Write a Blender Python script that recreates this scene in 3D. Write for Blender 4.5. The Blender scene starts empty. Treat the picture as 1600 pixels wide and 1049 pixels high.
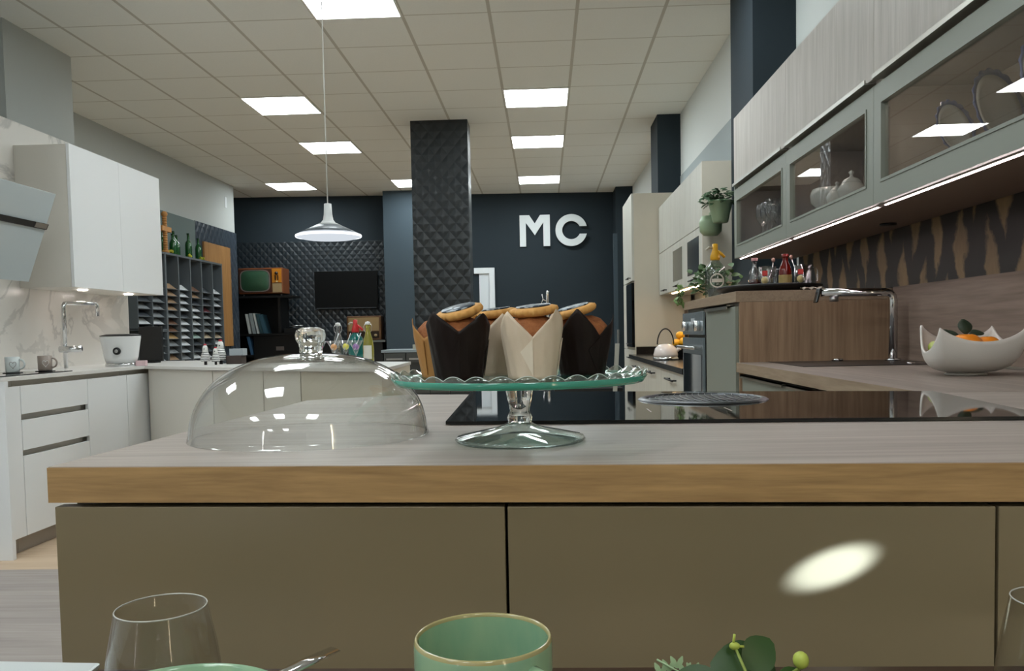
import bpy, bmesh, math, random
from mathutils import Vector, Matrix
random.seed(7)
PI = math.pi
C = bpy.context.scene.collection
sc = bpy.context.scene

# ------------------------------------------------------------------ camera
cam_d = bpy.data.cameras.new('camera'); cam = bpy.data.objects.new('camera', cam_d); C.objects.link(cam)
FPX = 1303.31
cam_d.sensor_fit = 'HORIZONTAL'; cam_d.sensor_width = 36.0; cam_d.lens = FPX/1600*36
cam_d.shift_y = 60.5/1600; cam_d.clip_start = .02; cam_d.clip_end = 60
yaw, pitch, roll = .0401, -.0499, -.0198
fw = Vector((-math.sin(yaw)*math.cos(pitch), math.cos(yaw)*math.cos(pitch), math.sin(pitch)))
rt = Vector((math.cos(yaw), math.sin(yaw), 0)); up = rt.cross(fw)
r2 = math.cos(roll)*rt + math.sin(roll)*up; u2 = -math.sin(roll)*rt + math.cos(roll)*up
M = Matrix((r2, u2, -fw)).transposed().to_4x4(); M.translation = Vector((0, 0, 1.06))
cam.matrix_world = M
sc.camera = cam
# ------------------------------------------------------------------ world and exposure
w = bpy.data.worlds.new('world'); sc.world = w; w.use_nodes = True
w.node_tree.nodes['Background'].inputs[0].default_value = (.55, .62, .7, 1)
w.node_tree.nodes['Background'].inputs[1].default_value = .15
vs = sc.view_settings
vs.view_transform = 'Standard'; vs.look = 'None'; vs.gamma = 1; vs.use_curve_mapping = False
vs.exposure = 2.3
PANEL_POWER = 5.0
LED_POWER = 7.0

# ------------------------------------------------------------------ materials
def L(c):
    if isinstance(c, str):
        c = tuple(int(c[i:i+2], 16)/255 for i in (0, 2, 4))
    return tuple((v/12.92 if v <= .04045 else ((v+.055)/1.055)**2.4) for v in c)+(1,)
MC = {}
class N:
    """small node-tree helper"""
    def __init__(s, name):
        s.m = bpy.data.materials.new(name); s.m.use_nodes = True
        s.t = s.m.node_tree; s.b = s.t.nodes['Principled BSDF']; s.out = s.t.nodes['Material Output']
    def n(s, typ, **kw):
        nd = s.t.nodes.new(typ)
        for k, v in kw.items():
            if k.startswith('i_'):
                key = k[2:]; key = int(key) if key.isdigit() else key.replace('_', ' ')
                nd.inputs[key].default_value = v
            else: setattr(nd, k, v)
        return nd
    def l(s, a, b): s.t.links.new(a, b)
    def coord(s, scale=(1, 1, 1), rot=(0, 0, 0), kind='Object'):
        tc = s.n('ShaderNodeTexCoord'); mp = s.n('ShaderNodeMapping')
        mp.inputs['Scale'].default_value = scale; mp.inputs['Rotation'].default_value = rot
        s.l(tc.outputs[kind], mp.inputs[0]); return mp.outputs[0]
    def math(s, op, a, b=None, c=None):
        nd = s.n('ShaderNodeMath', operation=op)
        for i, v in enumerate((a, b, c)):
            if v is None: continue
            if isinstance(v, (int, float)): nd.inputs[i].default_value = v
            else: s.l(v, nd.inputs[i])
        return nd.outputs[0]
    def mix(s, f, a, b):
        nd = s.n('ShaderNodeMix', data_type='RGBA')
        for i, v in ((0, f), (6, a), (7, b)):
            if isinstance(v, (int, float, tuple)): nd.inputs[i].default_value = v
            else: s.l(v, nd.inputs[i])
        return nd.outputs[2]
    def bump(s, h, strength=.3, dist=.01):
        nd = s.n('ShaderNodeBump'); nd.inputs['Strength'].default_value = strength; nd.inputs['Distance'].default_value = dist
        s.l(h, nd.inputs['Height']); s.l(nd.outputs[0], s.b.inputs['Normal'])
def mat(name, col, rough=.5, metal=0, spec=.5, bump=0, bscale=60, var=0, coat=0, trans=0, ior=1.45, sheen=0):
    if name in MC: return MC[name]
    k = N(name); b = k.b
    b.inputs['Base Color'].default_value = L(col); b.inputs['Roughness'].default_value = rough
    b.inputs['Metallic'].default_value = metal; b.inputs['Specular IOR Level'].default_value = spec
    b.inputs['Coat Weight'].default_value = coat; b.inputs['Transmission Weight'].default_value = trans
    b.inputs['IOR'].default_value = ior
    if bump or var:
        v = k.coord(); no = k.n('ShaderNodeTexNoise', i_Scale=bscale, i_Detail=4.0); k.l(v, no.inputs[0])
        if bump: k.bump(no.outputs[0], bump, .002)
        if var:
            c = L(col); d = tuple(x*(1-var) for x in c[:3])+(1,)
            k.l(k.mix(no.outputs[0], c, d), b.inputs['Base Color'])
    MC[name] = k.m; return k.m
def emit(name, col, power):
    if name in MC: return MC[name]
    k = N(name); k.t.nodes.remove(k.b)
    e = k.n('ShaderNodeEmission'); e.inputs[0].default_value = L(col); e.inputs[1].default_value = power
    k.l(e.outputs[0], k.out.inputs[0]); MC[name] = k.m; return k.m
def wood(name, c1, c2, axis='x', rough=.5, scale=1.0, contrast=1.0, spec=.3):
    """grain runs along axis"""
    if name in MC: return MC[name]
    k = N(name)
    s = {'x': (1.2, 22, 22), 'y': (22, 1.2, 22), 'z': (22, 22, 1.2)}[axis]
    v = k.coord(tuple(q*scale for q in s))
    n1 = k.n('ShaderNodeTexNoise', i_Scale=1.0, i_Detail=6.0, i_Roughness=.6, i_Distortion=.8); k.l(v, n1.inputs[0])
    v2 = k.coord(tuple(q*scale*5 for q in s))
    n2 = k.n('ShaderNodeTexNoise', i_Scale=1.0, i_Detail=3.0); k.l(v2, n2.inputs[0])
    h = k.math('ADD', k.math('MULTIPLY', n1.outputs[0], .65), k.math('MULTIPLY', n2.outputs[0], .35))
    r = k.n('ShaderNodeMapRange', i_1=.5-.16/contrast, i_2=.5+.16/contrast); k.l(h, r.inputs[0])
    k.l(k.mix(r.outputs[0], L(c1), L(c2)), k.b.inputs['Base Color'])
    k.b.inputs['Roughness'].default_value = rough; k.b.inputs['Specular IOR Level'].default_value = spec
    k.bump(h, .12, .002); MC[name] = k.m; return k.m
def quilt(name, col, axis='x', p=.15, rough=.35):
    """dark wallpaper of embossed staggered pyramids, axis = horizontal direction"""
    if name in MC: return MC[name]
    k = N(name); tc = k.n('ShaderNodeTexCoord'); sp = k.n('ShaderNodeSeparateXYZ'); k.l(tc.outputs['Object'], sp.inputs[0])
    h, z = sp.outputs[0 if axis == 'x' else 1], sp.outputs[2]
    u = k.math('DIVIDE', k.math('ADD', h, k.math('MULTIPLY', z, .86)), p); v = k.math('DIVIDE', k.math('SUBTRACT', h, k.math('MULTIPLY', z, .86)), p)
    fu = k.math('ABSOLUTE', k.math('SUBTRACT', k.math('FRACT', u), .5)); fv = k.math('ABSOLUTE', k.math('SUBTRACT', k.math('FRACT', v), .5))
    hh = k.math('SUBTRACT', 1.0, k.math('MULTIPLY', k.math('MAXIMUM', fu, fv), 2.0))
    k.b.inputs['Base Color'].default_value = L(col); k.b.inputs['Roughness'].default_value = rough
    hs = k.math('SMOOTH_MIN', hh, .7, .35); k.bump(hs, .34, .035); MC[name] = k.m; return k.m
def thin_glass(name, tint=(.97, .98, .97), f0=.06, rough=0.0):
    if name in MC: return MC[name]
    k = N(name); k.t.nodes.remove(k.b)
    lw = k.n('ShaderNodeLayerWeight', i_Blend=.5)
    p5 = k.math('POWER', lw.outputs['Facing'], 4.0)
    f = k.math('ADD', f0, k.math('MULTIPLY', p5, .9))
    tr = k.n('ShaderNodeBsdfTransparent'); tr.inputs[0].default_value = tint+(1,)
    gl = k.n('ShaderNodeBsdfGlossy'); gl.inputs['Roughness'].default_value = rough
    mx = k.n('ShaderNodeMixShader'); k.l(f, mx.inputs[0]); k.l(tr.outputs[0], mx.inputs[1]); k.l(gl.outputs[0], mx.inputs[2])
    k.l(mx.outputs[0], k.out.inputs[0]); MC[name] = k.m; return k.m
def glass(name, tint=(1, 1, 1), rough=0.0, ior=1.47):
    if name in MC: return MC[name]
    k = N(name); k.t.nodes.remove(k.b)
    g = k.n('ShaderNodeBsdfGlass'); g.inputs[0].default_value = tint+(1,); g.inputs['Roughness'].default_value = rough; g.inputs['IOR'].default_value = ior
    k.l(g.outputs[0], k.out.inputs[0]); MC[name] = k.m; return k.m
def marble(name):
    k = N(name); v = k.coord((1, 1, 1))
    n = k.n('ShaderNodeTexNoise', i_Scale=1.1, i_Detail=7.0, i_Roughness=.55, i_Distortion=1.2); k.l(v, n.inputs[0])
    r = k.math('ABSOLUTE', k.math('SUBTRACT', n.outputs[0], .5))
    m = k.n('ShaderNodeMapRange', i_1=0.0, i_2=.022); k.l(r, m.inputs[0])
    n2 = k.n('ShaderNodeTexNoise', i_Scale=.9, i_Detail=2.0); k.l(v, n2.inputs[0])
    m2 = k.n('ShaderNodeMapRange', i_1=.42, i_2=.62); k.l(n2.outputs[0], m2.inputs[0])
    fac = k.math('MAXIMUM', m.outputs[0], m2.outputs[0])
    k.l(k.mix(fac, L('b6b3ae'), L('d6d2cb')), k.b.inputs['Base Color']); k.b.inputs['Roughness'].default_value = .25
    MC[name] = k.m; return k.m
def ceiling_mat():
    k = N('ceiling_tiles'); tc = k.n('ShaderNodeTexCoord'); sp = k.n('ShaderNodeSeparateXYZ'); k.l(tc.outputs['Object'], sp.inputs[0])
    def line(o, off, half):
        f = k.math('FRACT', k.math('DIVIDE', k.math('SUBTRACT', o, off), .6))
        d = k.math('SUBTRACT', .5, k.math('ABSOLUTE', k.math('SUBTRACT', f, .5)))
        return k.math('LESS_THAN', d, half/.6)
    lx = line(sp.outputs[0], -.3404, .012); ly = line(sp.outputs[1], 5.8183-6.0, .006)
    ln = k.math('MAXIMUM', lx, ly)
    n = k.n('ShaderNodeTexNoise', i_Scale=90.0, i_Detail=5.0); k.l(tc.outputs['Object'], n.inputs[0])
    base = k.mix(n.outputs[0], L('e3e5e0'), L('ebede8'))
    k.l(k.mix(ln, base, L('bebcb2')), k.b.inputs['Base Color']); k.b.inputs['Roughness'].default_value = .9
    h = k.math('SUBTRACT', 1.0, ln); k.bump(h, .2, .003)
    return k.m
def trunks_mat():
    """splashback print of dark tree trunks over tan boards"""
    k = N('printed_splashback'); v = k.coord((1, 1, 1))
    sp = k.n('ShaderNodeSeparateXYZ'); k.l(v, sp.inputs[0]); y, z = sp.outputs[1], sp.outputs[2]
    def band(freq, slope, off, th):
        n = k.n('ShaderNodeTexNoise', i_Scale=3.4, i_Detail=6.0, i_Roughness=.62); k.l(v, n.inputs[0])
        q = k.math('ADD', k.math('ADD', k.math('MULTIPLY', y, freq), k.math('MULTIPLY', z, slope)), k.math('ADD', off, k.math('MULTIPLY', n.outputs[0], 1.1)))
        f = k.math('ABSOLUTE', k.math('SUBTRACT', k.math('FRACT', q), .5))
        m = k.n('ShaderNodeMapRange', i_1=th, i_2=th+.09); k.l(f, m.inputs[0]); return m.outputs[0]
    a = band(4.6, 1.5, .1, .20); b = band(6.1, -2.2, .4, .17)
    m = k.math('MINIMUM', a, b)
    g = k.n('ShaderNodeTexNoise', i_Scale=14.0, i_Detail=6.0, i_Roughness=.7); k.l(k.coord((1, 1, .35)), g.inputs[0])
    dark = k.mix(g.outputs[0], L('070605'), L('211b16')); tan = k.mix(g.outputs[0], L('4d3d2c'), L('a5895f'))
    k.l(k.mix(m, dark, tan), k.b.inputs['Base Color']); k.b.inputs['Roughness'].default_value = .45
    return k.m

M_ = {}
M_['ceil'] = ceiling_mat()
M_['dark'] = mat('navy_paint', '1e2b33', .75, var=.1, bscale=3)
M_['darkpil'] = mat('blue_grey_paint', '36444d', .7)
M_['quiltx'] = quilt('quilted_wallpaper_back', '20282e', 'x', .115)
M_['quilty'] = quilt('quilted_wallpaper_side', '343d47', 'y', .14)
M_['quiltc'] = quilt('quilted_wallpaper_column', '1e2326', 'x', .135)
M_['quiltcy'] = quilt('quilted_wallpaper_column_side', '24292d', 'y', .135)
M_['wwall'] = mat('grey_white_paint', 'b2b6b3', .8, var=.03, bscale=2)
M_['white'] = mat('white_lacquer', 'e6e8e9', .35)
M_['whitewarm'] = mat('warm_white_lacquer', 'd8d4cb', .4)
M_['wtop'] = mat('white_worktop', 'dcdad6', .3)
M_['marble'] = marble('white_marble')
M_['top'] = wood('grey_oak_laminate', '8d8178', 'b3a89f', 'x', .42, .7, .9)
M_['topy'] = wood('grey_oak_laminate_depth', '7f736a', 'a1958b', 'y', .42, .7, .9)
M_['edge'] = wood('oak_edge', '91714a', 'bb9666', 'x', .5, 2.2, .9)
M_['edgey'] = wood('oak_edge_depth', '877461', 'a28f79', 'y', .5, 2.2, .9)
M_['oakz'] = wood('brown_oak_panel', '7d6550', 'a88d72', 'z', .5, .8)
M_['oakx'] = wood('brown_grey_oak_panel', '6d5d52', '8f7e72', 'y', .5, .8)
M_['greyoak'] = wood('grey_oak_front', 'a09a92', 'bcb7b0', 'z', .5, 1.2, .8)
M_['olive'] = mat('taupe_lacquer', '82745a', .28, spec=.45)
M_['sage'] = mat('sage_grey_lacquer', '84897f', .45)
M_['sagedk'] = mat('sage_grey_interior', '6b675f', .6)
M_['beige'] = mat('beige_concrete_laminate', 'd0c9b9', .55, var=.12, bscale=4)
M_['beigel'] = wood('pale_ash_front', 'bdbdb4', 'cfcfc7', 'z', .5, 1.2)
M_['black'] = mat('black_matt', '111213', .45)
M_['blackgl'] = mat('black_glass', '0a0a0b', .03, spec=.6)
M_['blacktop'] = mat('black_worktop', '1b1816', .2)
M_['steel'] = mat('brushed_steel', 'b8b9ba', .28, 1)
M_['chrome'] = mat('chrome', 'd8d9da', .06, 1)
M_['alu'] = mat('aluminium_trim', 'a9a79f', .35, 1)
M_['dgrey'] = mat('anthracite_front', '4a4d4c', .4)
M_['rack'] = mat('slate_grey_board', '555c61', .6)
M_['plinth'] = mat('plinth_grey', 'a39c93', .4, .3)
M_['glasst'] = thin_glass('clear_pane', (.96, .965, .96), .045)
M_['tumbler'] = thin_glass('clear_tumbler_glass', (.96, .965, .96), .035)
M_['dome'] = thin_glass('clear_dome_glass', (.955, .96, .95), .07)
M_['stand'] = thin_glass('faint_green_glass', (.86, .925, .895), .10)
M_['knob'] = glass('clear_solid_glass', (.99, 1, .99), 0, 1.5)
M_['floorl'] = wood('light_oak_floor', 'b39a80', 'cdb79d', 'x', .5, .5)
M_['floorg'] = wood('grey_oak_floor', '8d847f', 'a79e98', 'x', .5, .5)

# ------------------------------------------------------------------ geometry helpers
ORG = {}
class MB:
    def __init__(s): s.v = []; s.f = []; s.mi = []; s.cur = 0; s.sm = []; s.smooth = False
    def add(s, vs_, fs):
        o = len(s.v); s.v += [tuple(p) for p in vs_]
        for f in fs: s.f.append([i+o for i in f]); s.mi.append(s.cur); s.sm.append(s.smooth)
        return s
    def box(s, x0, x1, y0, y1, z0, z1):
        return s.hexa([(x0, y0, z0), (x1, y0, z0), (x1, y1, z0), (x0, y1, z0), (x0, y0, z1), (x1, y0, z1), (x1, y1, z1), (x0, y1, z1)])
    def hexa(s, p): return s.add(p, [(3, 2, 1, 0), (4, 5, 6, 7), (0, 1, 5, 4), (1, 2, 6, 5), (2, 3, 7, 6), (3, 0, 4, 7)])
    def prism(s, poly, z0, z1, axis='z'):
        n = len(poly)
        if axis == 'z': P = [(a, b, z0) for a, b in poly]+[(a, b, z1) for a, b in poly]
        elif axis == 'y': P = [(a, z0, b) for a, b in poly]+[(a, z1, b) for a, b in poly]
        else: P = [(z0, a, b) for a, b in poly]+[(z1, a, b) for a, b in poly]
        return s.add(P, [list(range(n))[::-1], [i+n for i in range(n)]]+[(i, (i+1) % n, (i+1) % n+n, i+n) for i in range(n)])
    def lathe(s, prof, c=(0, 0, 0), n=48, sq=None, mod=None):
        """prof: list of (r,z); closed top/bottom where r=0"""
        s2 = s.smooth; s.smooth = True
        P = []; F = []; idx = []
        for k, (r, z) in enumerate(prof):
            if r <= 1e-6: idx.append([len(P)]); P.append((c[0], c[1], c[2]+z)); continue
            row = []
            for i in range(n):
                a = 2*PI*i/n; rr, zz = (r, z) if mod is None else mod(r, z, a, k)
                row.append(len(P)); P.append((c[0]+rr*math.cos(a), c[1]+rr*math.sin(a), c[2]+zz))
            idx.append(row)
        for A, B in zip(idx, idx[1:]):
            for i in range(n):
                j = (i+1) % n
                if len(A) == 1 and len(B) == 1: continue
                if len(A) == 1: F.append((A[0], B[j], B[i]))
                elif len(B) == 1: F.append((A[i], A[j], B[0]))
                else: F.append((A[i], A[j], B[j], B[i]))
        s.add(P, F); s.smooth = s2; return s
    def tube(s, path, r, n=12, caps=True):
        s2 = s.smooth; s.smooth = True
        pts = [Vector(p) for p in path]; P = []; F = []
        rs = r if isinstance(r, (list, tuple)) else [r]*len(pts)
        t0 = (pts[1]-pts[0]).normalized(); ref = Vector((0, 0, 1)) if abs(t0.z) < .9 else Vector((1, 0, 0))
        a = t0.cross(ref).normalized()
        for i, p in enumerate(pts):
            t = ((pts[min(i+1, len(pts)-1)]-pts[max(i-1, 0)])).normalized()
            a = (a-t*a.dot(t)).normalized(); b = t.cross(a)
            for k in range(n):
                q = 2*PI*k/n; P.append(p+(a*math.cos(q)+b*math.sin(q))*rs[i])
        for i in range(len(pts)-1):
            for k in range(n):
                j = (k+1) % n; F.append((i*n+k, i*n+j, (i+1)*n+j, (i+1)*n+k))
        if caps: F.append(list(range(n))[::-1]); F.append([(len(pts)-1)*n+k for k in range(n)])
        s.add(P, F); s.smooth = s2; return s
    def ball(s, c, r, sx=1, sy=1, sz=1, n=16, m=10):
        prof = [(r*math.sin(PI*i/m), -r*math.cos(PI*i/m)) for i in range(m+1)]
        prof[0] = (0, -r); prof[-1] = (0, r)
        o = len(s.v); s.lathe(prof, (0, 0, 0), n)
        for i in range(o, len(s.v)):
            x, y, z = s.v[i]; s.v[i] = (c[0]+x*sx, c[1]+y*sy, c[2]+z*sz)
        return s
    def xf(s, m, start=0):
        for i in range(start, len(s.v)): s.v[i] = tuple(m @ Vector(s.v[i]))
        return s
    def build(s, name, mats, parent=None, origin=None, bevel=0, normals=True):
        if not isinstance(mats, (list, tuple)): mats = [mats]
        if parent is not None: org = ORG[parent.name]
        elif origin is not None: org = Vector(origin)
        else:
            xs = [v[0] for v in s.v]; ys = [v[1] for v in s.v]; zs = [v[2] for v in s.v]
            org = Vector(((min(xs)+max(xs))/2, (min(ys)+max(ys))/2, min(zs)))
        me = bpy.data.meshes.new(name); me.from_pydata([Vector(v)-org for v in s.v], [], s.f)
        for m in mats: me.materials.append(m)
        me.polygons.foreach_set('material_index', s.mi); me.polygons.foreach_set('use_smooth', s.sm)
        if normals:
            bm = bmesh.new(); bm.from_mesh(me); bmesh.ops.recalc_face_normals(bm, faces=bm.faces); bm.to_mesh(me); bm.free()
        me.update()
        o = bpy.data.objects.new(name, me); C.objects.link(o); ORG[o.name] = org
        if parent is not None: o.parent = parent
        else: o.location = org
        if bevel:
            b = o.modifiers.new('bevel', 'BEVEL'); b.width = bevel; b.segments = 2; b.limit_method = 'ANGLE'; b.harden_normals = False
        return o
def tag(o, label=None, cat=None, group=None, kind=None):
    if label: o['label'] = label
    if cat: o['category'] = cat
    if group: o['group'] = group
    if kind: o['kind'] = kind
    return o
def thing(name, label, cat, loc, group=None, kind=None):
    o = bpy.data.objects.new(name, None); o.empty_display_size = .05; C.objects.link(o)
    o.location = loc; ORG[o.name] = Vector(loc); return tag(o, label, cat, group, kind)
def struct(name, mb, m, bevel=0, origin=None, label=None):
    o = mb.build(name, m, None, origin=origin, bevel=bevel); o['kind'] = 'structure'
    if label: o['label'] = label
    return o
def kids(o): return [c for c in KID.get(o.name, [])]
def dup(root, loc, rotz=0, label=None, group=None, scale=None):
    def cp(o, par):
        c = o.copy(); C.objects.link(c)
        if par is not None: c.parent = par
        for ch in [x for x in bpy.data.objects if x.parent == o]: cp(ch, c)
        return c
    r = cp(root, None); r.location = loc; r.rotation_euler = (0, 0, rotz)
    if scale: r.scale = (scale,)*3 if not isinstance(scale, tuple) else scale
    if label: r['label'] = label
    if group: r['group'] = group
    ORG[r.name] = Vector(loc); return r
def one(mb, name, m, label, cat, group=None, bevel=0, origin=None):
    return tag(mb.build(name, m, None, bevel=bevel, origin=origin), label, cat, group)

# ------------------------------------------------------------------ setting
CZ = 3.253
struct('floor', MB().box(-7, 4, 3.75, 14, -.05, 0), M_['floorl'], origin=(0, 0, 0))
struct('floor', MB().box(-7, 4, -8, 3.749, -.05, 0), M_['floorg'], origin=(0, 0, 0), label='grey oak laminate floor area in front of the light oak floor')
struct('ceiling', MB().box(-7, 4, -8, 14, CZ, CZ+.06), M_['ceil'], origin=(0, 0, 0))
# back wall, slightly turned
def bw(x): return 12.99+(x+4.8)*.068
def bwall(x0, x1, z0, z1, d0=0, d1=.12):
    return MB().hexa([(x0, bw(x0)-d0, z0), (x1, bw(x1)-d0, z0), (x1, bw(x1)+d1, z0), (x0, bw(x0)+d1, z0), (x0, bw(x0)-d0, z1), (x1, bw(x1)-d0, z1), (x1, bw(x1)+d1, z1), (x0, bw(x0)+d1, z1)])
struct('wall_back', bwall(-6, 3, 0, CZ), M_['dark'])
struct('trim_2', bwall(-4.88, -2.35, 0, 2.55, .012, -.001), M_['quiltx'], origin=(0, 12.98, 0), label='quilted dark wallpaper band on the back wall')
struct('wall_recess', MB().box(-5.0, -4.9, 12.03, 13.2, 0, CZ), M_['dark'])
struct('wall_left', MB().box(-4.62, -4.47, 6.42, 12.03, 0, CZ), M_['wwall'])
struct('wall_left_return', MB().box(-4.99, -4.62, 11.93, 12.03, 0, CZ), M_['dark'])
struct('trim_3', MB().box(-4.47, -4.45, 8.2, 10.6, 0, 2.57), mat('sage_green_wallpaper', '5d6b68', .7), label='plain grey green panel on the left wall')
struct('trim_4', MB().box(-4.47, -4.448, 10.6, 12.03, 0, 2.575), M_['quilty'], label='quilted dark wallpaper panel on the left wall')
struct('wall_pier', MB().box(-4.62, -3.62, 5.6, 6.42, 0, CZ), M_['wwall'])
struct('wall_left_front', MB().box(-4.3, -4.15, -8, 5.6, 0, CZ), mat('light_wall_paint', 'd5d8d8', .8))
struct('wall_right', MB().prism([(1.42, 5.2), (1.42, 9.0), (1.37, 13.5), (1.6, 13.5), (1.66, 5.2)], 0, CZ), mat('white_wall_paint', 'dfe4e2', .8))
struct('trim_5', MB().prism([(1.412, 5.69), (1.412, 8.67), (1.425, 8.67), (1.425, 5.69)], 2.1, 2.62), mat('pale_blue_grey_paint', 'a9b3b6', .8), label='pale blue grey paint band on the right wall')
struct('wall_right_front', MB().box(1.52, 1.66, -8, 5.1, 0, CZ), M_['wwall'])
struct('wall_front', MB().box(-4.3, 1.6, -8.1, -8, 0, CZ), M_['wwall'])
# columns
struct('wall_center_column', MB().box(-1.343, -.765, 8.64, 8.95, 0, CZ), M_['quiltc'], origin=(-1.3, 8.64, 0))
struct('wall_center_column_side', MB().box(-.7649, -.755, 8.64, 8.95, 0, CZ), M_['quiltcy'], origin=(-.76, 8.64, 0))
struct('wall_blue_column', MB().box(-2.43, -1.98, 12.74, 13.3, 0, CZ), M_['darkpil'])
struct('wall_right_column', MB().box(1.185, 1.42, 8.68, 9.2, 0, CZ), M_['dark'])
struct('wall_big_right_column', MB().box(1.265, 1.6, 5.1, 5.685, 0, CZ), M_['dark'])
struct('wall_corner_column', MB().box(1.12, 1.45, 12.9, 13.5, 0, CZ), M_['dark'])
one(MB().box(1.04, 1.10, 12.5, 12.56, 0, 2.5), 'dark_panel', M_['darkpil'], 'tall narrow slate blue panel standing in the back right corner', 'panel')
# door in the back wall
d = struct('door_1', bwall(-1.02, -.86, .0, 2.02, .02, 0), mat('white_door', 'd7dee4', .4))
fr = MB(); y0 = bw(-.9)-.05
fr.box(-.86, -.775, y0, y0+.06, 0, 2.09); fr.box(-1.1, -.86, y0, y0+.06, 2.0, 2.09); fr.build('door_frame', mat('white_door_frame', 'e4eaee', .35), d, bevel=.004)
# wall lettering M C
LM = mat('white_lettering', 'dfe6e8', .4)
h0, h1 = 2.415, 2.905
yb = bw(0)-.05
lm = MB(); x0 = -.366; wd = .478
for poly in ([(0, 0), (.1, 0), (.1, 1), (0, 1)], [(.9, 0), (1, 0), (1, 1), (.9, 1)], [(0, 1), (.26, 1), (.505, .66), (.505, .38), (.1, .98)], [(.505, .38), (.505, .66), (.69, 1), (1, 1), (.9, .98)]):
    q = []
    for a, b in poly: q.append((x0+a*wd, h0+b*(h1-h0)))
    pass
mp = [(0, 0), (.205, 0), (.205, .76), (.5, .36), (.78, .76), (.78, 0), (1, 0), (1, 1), (.68, 1), (.5, .73), (.32, 1), (0, 1)]
n0 = len(lm.v)
q = [(x0+a*wd, h0+b*(h1-h0)) for a, b in mp]
lm.prism(q[0:3]+[q[11]], yb, yb+.04, 'y'); lm.prism([q[5], q[6], q[7], q[4]], yb, yb+.04, 'y')
lm.prism([q[2], q[3], q[9], q[10], q[11]], yb, yb+.04, 'y'); lm.prism([q[3], q[4], q[7], q[8], q[9]], yb, yb+.04, 'y')
one(lm, 'wall_letter', LM, 'large white letter M on the dark back wall', 'letter', 'white letters on the back wall')
lc = MB(); cx, cz, ro, ri = .448, 2.656, .25, .143
a0 = math.radians(14); a1 = math.radians(346); n = 40; P = []
for i in range(n+1):
    a = a0+(a1-a0)*i/n
    aa = max(a0*1.75, min(a, a1-(a0*.75)))
    for (r, ang) in ((ro, a), (ri, a0*1.75+(2*PI-2*a0*1.75)*i/n)):
        for y in (yb, yb+.04): P.append((cx+r*math.cos(ang), y, cz+r*math.sin(ang)))
F = []
for i in range(n):
    b = i*4
    F += [(b, b+4, b+6, b+2), (b+1, b+3, b+7, b+5), (b, b+1, b+5, b+4), (b+2, b+6, b+7, b+3)]
F += [(0, 2, 3, 1), (n*4, n*4+1, n*4+3, n*4+2)]
lc.add(P, F); one(lc, 'wall_letter', LM, 'large white letter C on the dark back wall', 'letter', 'white letters on the back wall')

# ------------------------------------------------------------------ ceiling lights
PE = emit('panel_light', 'eef7f9', PANEL_POWER)
def gx(c): return -.3404+.6*c
def gy(r): return 5.8183+.6*r
lights = [(0, 3, 'square ceiling light, nearest of the middle row in front of the dark column'), (0, 6, 'square ceiling light, second of the row above the white letters'), (0, 10, 'square ceiling light nearest the white letters'),
          (-4, 3, 'square ceiling light left of the pendant cord, nearer one'), (-4, 6, 'square ceiling light behind the pendant cord'), (-6, 10, 'square ceiling light above the old television'),
          (-3, 10, 'square ceiling light just left of the quilted column'), (-2, -1, 'largest square ceiling light at the top of the picture')]
hidden = [(1, -2, 'right of the one over the pendant cord'), (-2, -5, 'over the island'), (-5, -6, 'left of the island'), (-2, -9, 'right above the dining table'),
          (-2, -13, 'first behind the camera, middle'), (1, -13, 'first behind the camera, right'), (-5, -13, 'first behind the camera, left'), (-2, -19, 'last row behind the camera, middle'), (-5, -19, 'last row behind the camera, left')]  # unseen panels added to light the island and foreground
root = None
for c, r, lab in lights+[(c, r, 'added unseen square ceiling light '+q) for c, r, q in hidden]:
    px, py = gx(c)+.3, gy(r)+.3
    if root is None:
        root = thing('ceiling_light', lab, 'ceiling light', (px, py, CZ), 'square ceiling lights')
        b = MB()
        for q in ((-.3, .3, -.3, -.288), (-.3, .3, .288, .3), (-.3, -.288, -.288, .288), (.288, .3, -.288, .288)):
            b.box(px+q[0], px+q[1], py+q[2], py+q[3], CZ-.012, CZ-.001)
        b.build('frame', mat('light_frame', 'e8e6e0', .5), root)
        MB().box(px-.288, px+.288, py-.288, py+.288, CZ-.008, CZ-.002).build('diffuser', PE, root)
    else: dup(root, (px, py, CZ), 0, lab, 'square ceiling lights')

VS = emit('strip_glow_white', 'fbfaf4', 5); VW = emit('strip_glow_warm', 'ffe9c0', 5)  # unseen columns added to give the vertical reflections on dome and glasses
for x, y, m, lab in ((-2.6, -3.0, VS, 'added slim white vertical light column unseen behind the camera on the left'), (1.47, -1.43, VW, 'added slim warm vertical light column unseen behind the camera by the right wall')):
    t = thing('added_light_column', lab, 'lamp', (x, y, 0))
    MB().lathe([(0, 0), (.12, 0), (.12, .02), (0, .022)], (x, y, 0), 32).build('base', mat('black_matt', '111213', .45), t) if x < 0 else MB().box(x-.045, x+.045, y-.12, y+.12, 0, .022).build('base', mat('black_matt', '111213', .45), t)
    MB().box(x-.015, x+.015, y-.015, y+.015, .0225, 2.3).build('tube', m, t)
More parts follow.
